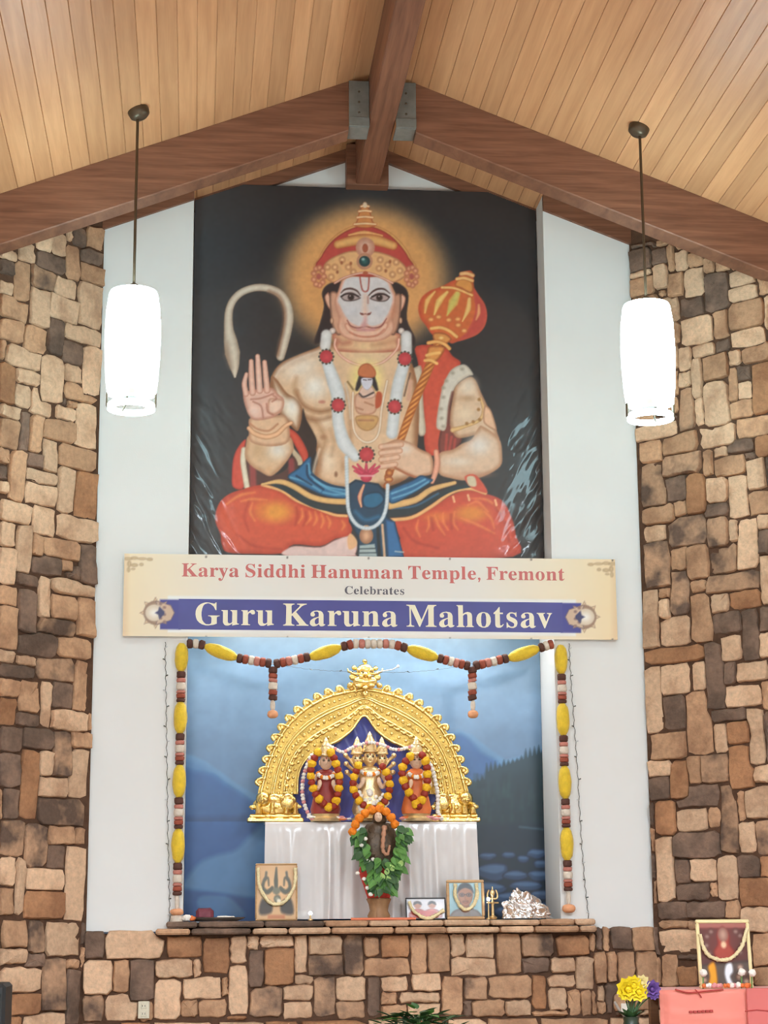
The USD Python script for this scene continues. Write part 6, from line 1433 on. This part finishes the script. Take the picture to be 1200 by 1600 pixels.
for x, xb, lab in ((427, 426, 'left'), (737, 739, 'right')):
    runs = [(c, (x, a), (xb, b), 13, 14) for c, a, b in (('d', 1042, 1052), ('r', 1052, 1060), ('p', 1060, 1066), ('w', 1066, 1078), ('r', 1078, 1086), ('d', 1086, 1094))] + [('w', (xb, 1094), (xb, 1110), 5, 8), ('b', (xb, 1110), (xb, 1122), 10, 17)]
    toran(f'short fabric flower tassel hanging from the {lab} low point of the swag', runs, TY, 'tassel', 'fabric_tassel')
# fairy lights
M['wire'] = plain('dark_green_wire', rgb(70, 74, 72), rough=.5)
M['bulb'] = plain('clear_unlit_bulb', rgb(206, 210, 214), rough=.2)
def fairy(label, pts, Y, n, r=.0016, hang=.006):
    t = thing('fairy_lights', label, 'string lights')
    P = spline(np.array([survey(*p, Y) for p in pts]), 14)
    k = np.arange(len(P)); P[:, 0] += .003 * np.sin(k * 1.7); P[:, 2] += .002 * np.sin(k * 2.3)
    put(t, 'wire', tube(P, r, 5), M['wire'])
    for q in range(n):
        c = P[int((q + .5) / n * len(P))]
        put(t, 'bulb', join(tube([c, c + [(-1) ** q * hang, -.004, .002]], .0022, 6), ball(c + [(-1) ** q * (hang + .003), -.005, .003], .0032, 1)), M['wire' if q % 3 else 'bulb'])
    return t
fairy('dark string of fairy lights down the left white panel beside the garland', [(258, 1003), (259, 1060), (260, 1130), (261, 1200), (262, 1290), (264, 1370), (265, 1440)], -.012, 16)
fairy('dark string of fairy lights down the right white panel beside the garland', [(889, 1005), (892, 1060), (897, 1130), (902, 1200), (907, 1290), (913, 1370), (920, 1435)], -.012, 16)
fairy('thin string of fairy lights drooping across the niche above the arch', [(330, 1012), (400, 1032), (470, 1044), (530, 1049), (570, 1050), (640, 1050), (700, 1044), (770, 1030), (850, 1008)], .045, 12, .0009)
# ------------------------------------------------------------------ in front of the right wall: side table, framed print, flowers
M['salmon'] = plain('salmon_cloth', rgb(238, 138, 122), rough=.6, noise=.05, nscale=8, sheen=.3)
M['salmon_trim'] = plain('red_cloth_trim', rgb(176, 62, 58), rough=.6)
STY = -1.0
sz = survey(1100, 1546, STY)[2]
sx0, sx1 = survey(1030, 1560, STY)[0], survey(1206, 1560, STY)[0] + .12
st = thing('side_table', 'side table under a salmon pink cloth at the lower right', 'table')
put(st, 'table_top', rbox(sx0 + .01, STY + .012, sz - .03, sx1 - .01, STY + .36, sz - .004, .003), M['wood'])
for a in (sx0 + .05, sx1 - .05):
    for b in (STY + .05, STY + .32): put(st, 'leg', rbox(a - .02, b - .02, 0, a + .02, b + .02, sz - .03, .003), M['wood'])
nx, nt = 120, 70
us, ts = np.meshgrid(np.linspace(0, 1, nx), np.linspace(0, 1, nt))
drop, top_l = sz - .12, .36
tt = ts * (top_l + drop); on_top = tt < top_l; vv = np.clip((tt - top_l) / drop, 0, 1)
xx = sx0 + us * (sx1 - sx0) - .01 * (1 - us) * vv
yy = np.where(on_top, STY + .36 - tt, STY - vv * .02 - .008 * np.sin(us * 40 + 2) * vv - .01 * np.exp(-((us - .02) / .03) ** 2) - .006 * np.exp(-((vv - .12 - .05 * np.sin(us * 3.1)) / .02) ** 2))
zz = np.where(on_top, sz, sz - vv * drop)
Vc = np.stack([xx, yy, zz], -1).reshape(-1, 3)
i, j = np.meshgrid(np.arange(nx - 1), np.arange(nt - 1)); a = (j * nx + i).ravel()
Fq = np.vstack([np.c_[a, a + nx, a + nx + 1], np.c_[a, a + nx + 1, a + 1]])
sc = thing('salmon_tablecloth', 'salmon pink cloth covering the side table at the lower right', 'tablecloth')
put(sc, 'cloth', (Vc, Fq), M['salmon'], smooth=True)
def on_cloth(x, y): return survey(x, y, STY - .012)
put(sc, 'red_edging', join(tube(spline([on_cloth(1055, 1546), on_cloth(1075, 1551), on_cloth(1100, 1549), on_cloth(1130, 1546)], 5), .0035, 6), tube(spline([on_cloth(1086, 1546), on_cloth(1092, 1552), on_cloth(1096, 1559)], 5), .003, 6)), M['salmon_trim'])
put(sc, 'red_emblem', join(*[rbox(on_cloth(1077 + 6.4 * k, 1580)[0], STY - .017, on_cloth(1077, 1583 - .25 * k)[2], on_cloth(1082 + 6.4 * k, 1580)[0], STY - .006, on_cloth(1077, 1579.5 - .25 * k)[2], .001) for k in range(6)]), M['salmon_trim'])
def draw_shrine(K):
    K.C[:] = (96, 56, 52); K.glowspot(50, 30, 60, 45, (120, 62, 60), .8)
    K.area([(4, 2), (96, 2), (96, 14), (4, 14)], (170, 104, 96), (130, 70, 66), 4, 2, False)
    for x, y in ((20, 25), (18, 38), (82, 24), (84, 36), (28, 18), (74, 18), (80, 48), (22, 50)): K.dot(x, y, 6, 5, (150, 116, 108), 2.5, (104, 66, 62))
    K.area([(50, 10), (62, 22), (62, 36), (70, 48), (62, 62), (38, 62), (30, 48), (38, 36), (38, 22)], (170, 72, 60), (136, 50, 44), 6, 2)
    K.dot(50, 22, 10, 11, (190, 150, 132), 2, (150, 104, 92)); K.dot(50, 37, 5, 5, (230, 196, 160), 2)
    K.area([(3, 66), (97, 60), (97, 99), (3, 99)], (92, 78, 72), (70, 58, 54), 5, 3, False)
    K.area([(18, 68), (30, 62), (34, 80), (32, 97), (16, 97), (20, 82)], (230, 160, 40), (196, 120, 30), 4, 2)
    K.area([(52, 66), (62, 64), (64, 76), (58, 84), (64, 97), (54, 97), (48, 80)], (236, 238, 244), (196, 202, 214), 3, 2)
    for x, y in ((78, 70), (84, 78), (74, 84), (88, 90), (8, 78), (10, 88)): K.dot(x, y, 6, 5, (196, 170, 150), 2, (130, 100, 90))
picture('framed_shrine_print', 'cream framed dark red shrine print with a garland standing on the salmon pink table', 'picture', 1091, 1437, 1175, 1545, STY + .13, .016, M['pale_frame'], draw_shrine, sz, .1, .003, ((6, 22), (10, 40), (22, 54), (44, 60), (64, 55), (82, 40), (94, 14)))
e0, e1 = survey(1164, 1570, STY), survey(1206, 1570, STY)
put(sc, 'overlay_panel', rbox(e0[0], STY - .036, sz - .30, e1[0] + .10, STY - .022, sz + .004, .003), plain('rose_cloth', rgb(214, 110, 104), rough=.6))
put(sc, 'red_seam', tube([survey(1164, 1580, STY - .037), survey(1182, 1578, STY - .037), survey(1204, 1580, STY - .037)], .003, 6), M['salmon_trim'])
r_ = random.Random(31)
petals = thing('petal_offering', 'small white and orange blossoms lying on the salmon pink table before the framed print', 'flowers')
for k in range(14):
    p = survey(1098 + k * 5.6, 1541, STY + .07)
    put(petals, 'blossom', pompom((p[0], STY + .07 + r_.uniform(-.02, .02), sz + .014), r_.uniform(.009, .013), k), M[r_.choice(['white_flower', 'cloth_orange', 'pink_flower'])], smooth=60)
for k, (x, y) in enumerate(((1097, 1520), (1157, 1519), (1173, 1520))):
    p = survey(x, y, STY + .09)
    h = p[2] - sz
    lm = thing('blossom_stem', f'white blossom on a short stem at the {("left", "right", "far right")[k]} of the framed print', 'flower', (p[0], STY + .085, sz))
    put(lm, 'stem', tube([(0, 0, 0), (.004, 0, h)], .003, 6), M['leaf']); put(lm, 'blossom', pompom((.004, -.004, h), .017, k), M['white_flower'], smooth=60)
# vase of flowers on a plant stool
VY = -1.1
v0 = survey(985, 1600, VY)
VX = survey(985, 1560, VY)[0]; vz = survey(985, 1592, VY)[2]
stool = thing('plant_stool', 'slender dark stool carrying the flower vase at the lower right', 'stool', (VX, VY, 0))
put(stool, 'seat', lathe([(0, vz - .17), (.11, vz - .17), (.115, vz - .16), (.11, vz - .15), (0, vz - .15)], 28), M['wood'], smooth=40)
for k in range(3):
    a = k * 2.094 + .5
    put(stool, 'leg', tube([(.13 * math.cos(a), .13 * math.sin(a), 0), (.07 * math.cos(a), .07 * math.sin(a), vz - .165)], .012, 8), M['wood'])
vase = thing('flower_vase', 'dark green vase holding yellow and purple flowers beside the pink table', 'vase', (VX, VY, vz - .15))
put(vase, 'vessel', lathe([(0, 0), (.04, 0), (.05, .04), (.045, .1), (.032, .14), (.036, .16), (.03, .158), (0, .02)], 26), plain('dark_green_glaze', rgb(44, 56, 40), rough=.25), smooth=40)
def bloom(c, r, n, seed):
    q = random.Random(seed); out = []
    for ring, (cnt, tilt, L) in enumerate(((9, .15, 1.0), (7, .55, .8), (5, 1.0, .6))):
        for k in range(cnt):
            a = k * 2 * math.pi / cnt + ring * .3
            d = np.array([math.cos(a) * math.cos(tilt), -math.sin(tilt) - .15, math.sin(a) * math.cos(tilt)])
            out.append(leaf_mesh(c, d, (-math.cos(a) * .3, -1, -math.sin(a) * .3), r * L, r * .95 * L, .2))
    out.append(ball(c + np.array([0, -r * .25, 0]), r * .2, 2))
    return join(*out)
M['petal_yellow'] = plain('yellow_petal', rgb(246, 218, 40), rough=.6, noise=.1, nscale=60)
M['petal_purple'] = plain('purple_petal', rgb(112, 78, 152), rough=.6, noise=.15, nscale=60)
M['petal_cream'] = plain('cream_petal', rgb(240, 222, 160), rough=.6, noise=.1, nscale=60)
for x, y, r, m in ((980, 1545, .056, 'petal_yellow'), (997, 1549, .048, 'petal_yellow'), (989, 1539, .046, 'petal_yellow'), (1003, 1535, .036, 'petal_cream'), (1018, 1545, .042, 'petal_purple'), (1021, 1553, .028, 'petal_purple'), (1011, 1548, .026, 'petal_purple'), (975, 1553, .03, 'petal_yellow')):
    c = survey(x, y, VY - .03)
    c0 = np.array([0, 0, .15])
    p = c - np.array([VX, VY, vz - .15])
    b = put(vase, 'flower', bloom(p, r, 9, int(x)), M[m], smooth=60)
    put(b, 'stem', tube(spline([c0, (c0 + p) / 2 + [0, .01, .01], p], 4), .003, 6), M['leaf_dark'])
for k in range(10):
    a = k * .63
    put(vase, 'leaf', leaf_mesh((0, 0, .15), (math.cos(a), math.sin(a) * .6, .5), (0, 0, 1), .07, .03), M['leaf_dark'], smooth=60)
# small white card and looped cord by the vase
wc = survey(975, 1576, -.13)
card = put(None, 'price_tag', rbox(wc[0] - .02, -.16, wc[2] - .02, wc[0] + .02, -.152, wc[2] + .026, .002), plain('white_card', rgb(236, 226, 214), rough=.6))
tag(card, 'small white card fixed to the stone left of the yellow flowers', 'card')
cord = put(None, 'grey_cord', tube(spline([survey(960, 1565, -.14), survey(968, 1578, -.15), survey(976, 1588, -.15), survey(980, 1598, -.15), survey(980, 1612, -.15)], 6), .007, 8), plain('grey_cord', rgb(176, 162, 150), rough=.6), smooth=60)
tag(cord, 'pale grey cord hanging down the stone at the right end of the altar base', 'cord')
# power outlet on the lower left stones
o = survey(224.5, 1578, -.062)
M['ivory'] = plain('ivory_plastic', rgb(214, 206, 184), rough=.4)
out_ = thing('wall_outlet', 'ivory wall outlet set among the stones at the lower left', 'outlet', (o[0], -.062, o[2]))
cp = put(out_, 'cover_plate', rbox(-.027, 0, -.04, .027, .008, .04, .003), M['ivory'])
for dz in (-.018, .018): put(cp, 'socket', rbox(-.014, -.003, dz - .013, .014, .001, dz + .013, .002), M['ivory'])
put(out_, 'slots', join(*[box(sx - .0012, -.0036, dz - .004, sx + .0012, -.0028, dz + .005) for sx in (-.006, .006) for dz in (-.018, .018)]), M['black_frame'], kind='stuff')
# loudspeaker edge at the far left, plant at the bottom
LY = -2.2
a_, b_ = survey(-40, 1538, LY), survey(9, 1538, LY)
spk = thing('loudspeaker', 'black loudspeaker standing at the lower left edge', 'loudspeaker', ((a_[0] + b_[0]) / 2, LY, 0))
hw = (b_[0] - a_[0]) / 2
M['black_box'] = plain('black_speaker_box', rgb(30, 29, 30), rough=.6)
cb = put(spk, 'cabinet', rbox(-hw, 0, 0.02, hw, .28, a_[2], .012), M['black_box'])
put(cb, 'grille', rbox(-hw + .015, -.012, .06, hw - .015, .002, a_[2] - .03, .006), plain('speaker_grille', rgb(44, 43, 44), rough=.8, bump=.8, bscale=300))
for sx in (-1, 1): put(spk, 'foot', rbox(sx * hw * .6 - .02, .05, 0, sx * hw * .6 + .02, .24, .021, .003), M['black_box'])
PY = -1.5
p0_, pz = survey(655, 1590, PY), survey(655, 1574, PY)[2]
plant = thing('potted_plant', 'dark green leafy plant in a pot in front of the altar base', 'plant', (p0_[0], PY, 0))
put(plant, 'pot', lathe([(0, 0), (.11, 0), (.15, .26), (.16, .27), (.16, .30), (.14, .30), (0, .27)], 30), plain('grey_pot', rgb(96, 92, 88), rough=.6), smooth=40)
for k in range(5):
    a = k * 1.256
    put(plant, 'stem', tube(spline([(0, 0, .27), (.05 * math.cos(a), .05 * math.sin(a), pz * .6), (.11 * math.cos(a), .11 * math.sin(a), pz - .06)], 4), .006, 6), M['leaf_dark'])
r_ = random.Random(5)
for k in range(230):
    a = r_.uniform(0, 2 * math.pi); rr = r_.uniform(0.01, .20); zz = pz + .005 - rr * .25 - r_.random() * .16
    d = np.array([math.cos(a), math.sin(a), r_.uniform(-.3, .5)])
    put(plant, 'leaf', leaf_mesh((rr * math.cos(a) * .8, rr * math.sin(a) * .8, zz), d, (0, 0, 1), r_.uniform(.05, .09), r_.uniform(.025, .04)), M['leaf_dark' if k % 4 else 'leaf'], smooth=60)
# ------------------------------------------------------------------ further lamps of the hall, behind the viewer
M['hall_drum'] = glow('lit_drum_shade', (.84, .98, 1.09), 42.0)
def make_drum():
    x0, y0 = XC - 1.7, -6.4
    t = thing('drum_light', 'wide round drum light hanging in the hall behind the viewer', 'lamp', (x0, y0, 0), 0, 'drum lights over the hall')
    put(t, 'diffuser', lathe([(0, 3.81), (.46, 3.81), (.46, 3.82), (0, 3.82)], 40), M['hall_drum'], smooth=40)
    put(t, 'shade', lathe([(.466, 3.80), (.48, 3.80), (.48, 3.95), (0, 3.955), (0, 3.945), (.466, 3.94), (.466, 3.80)], 40), M['plaster'], smooth=40)
    put(t, 'rod', tube([(0, 0, 3.95), (0, 0, roof(x0) - .005)], .008, 8), M['steel'])
    return t
d0 = make_drum()
for y in (-6.4, -8.4, -10.6):
    for sx in (-1, 1):
        if (y, sx) != (-6.4, -1): place_copy(d0, (XC + sx * 1.7, y, 0))
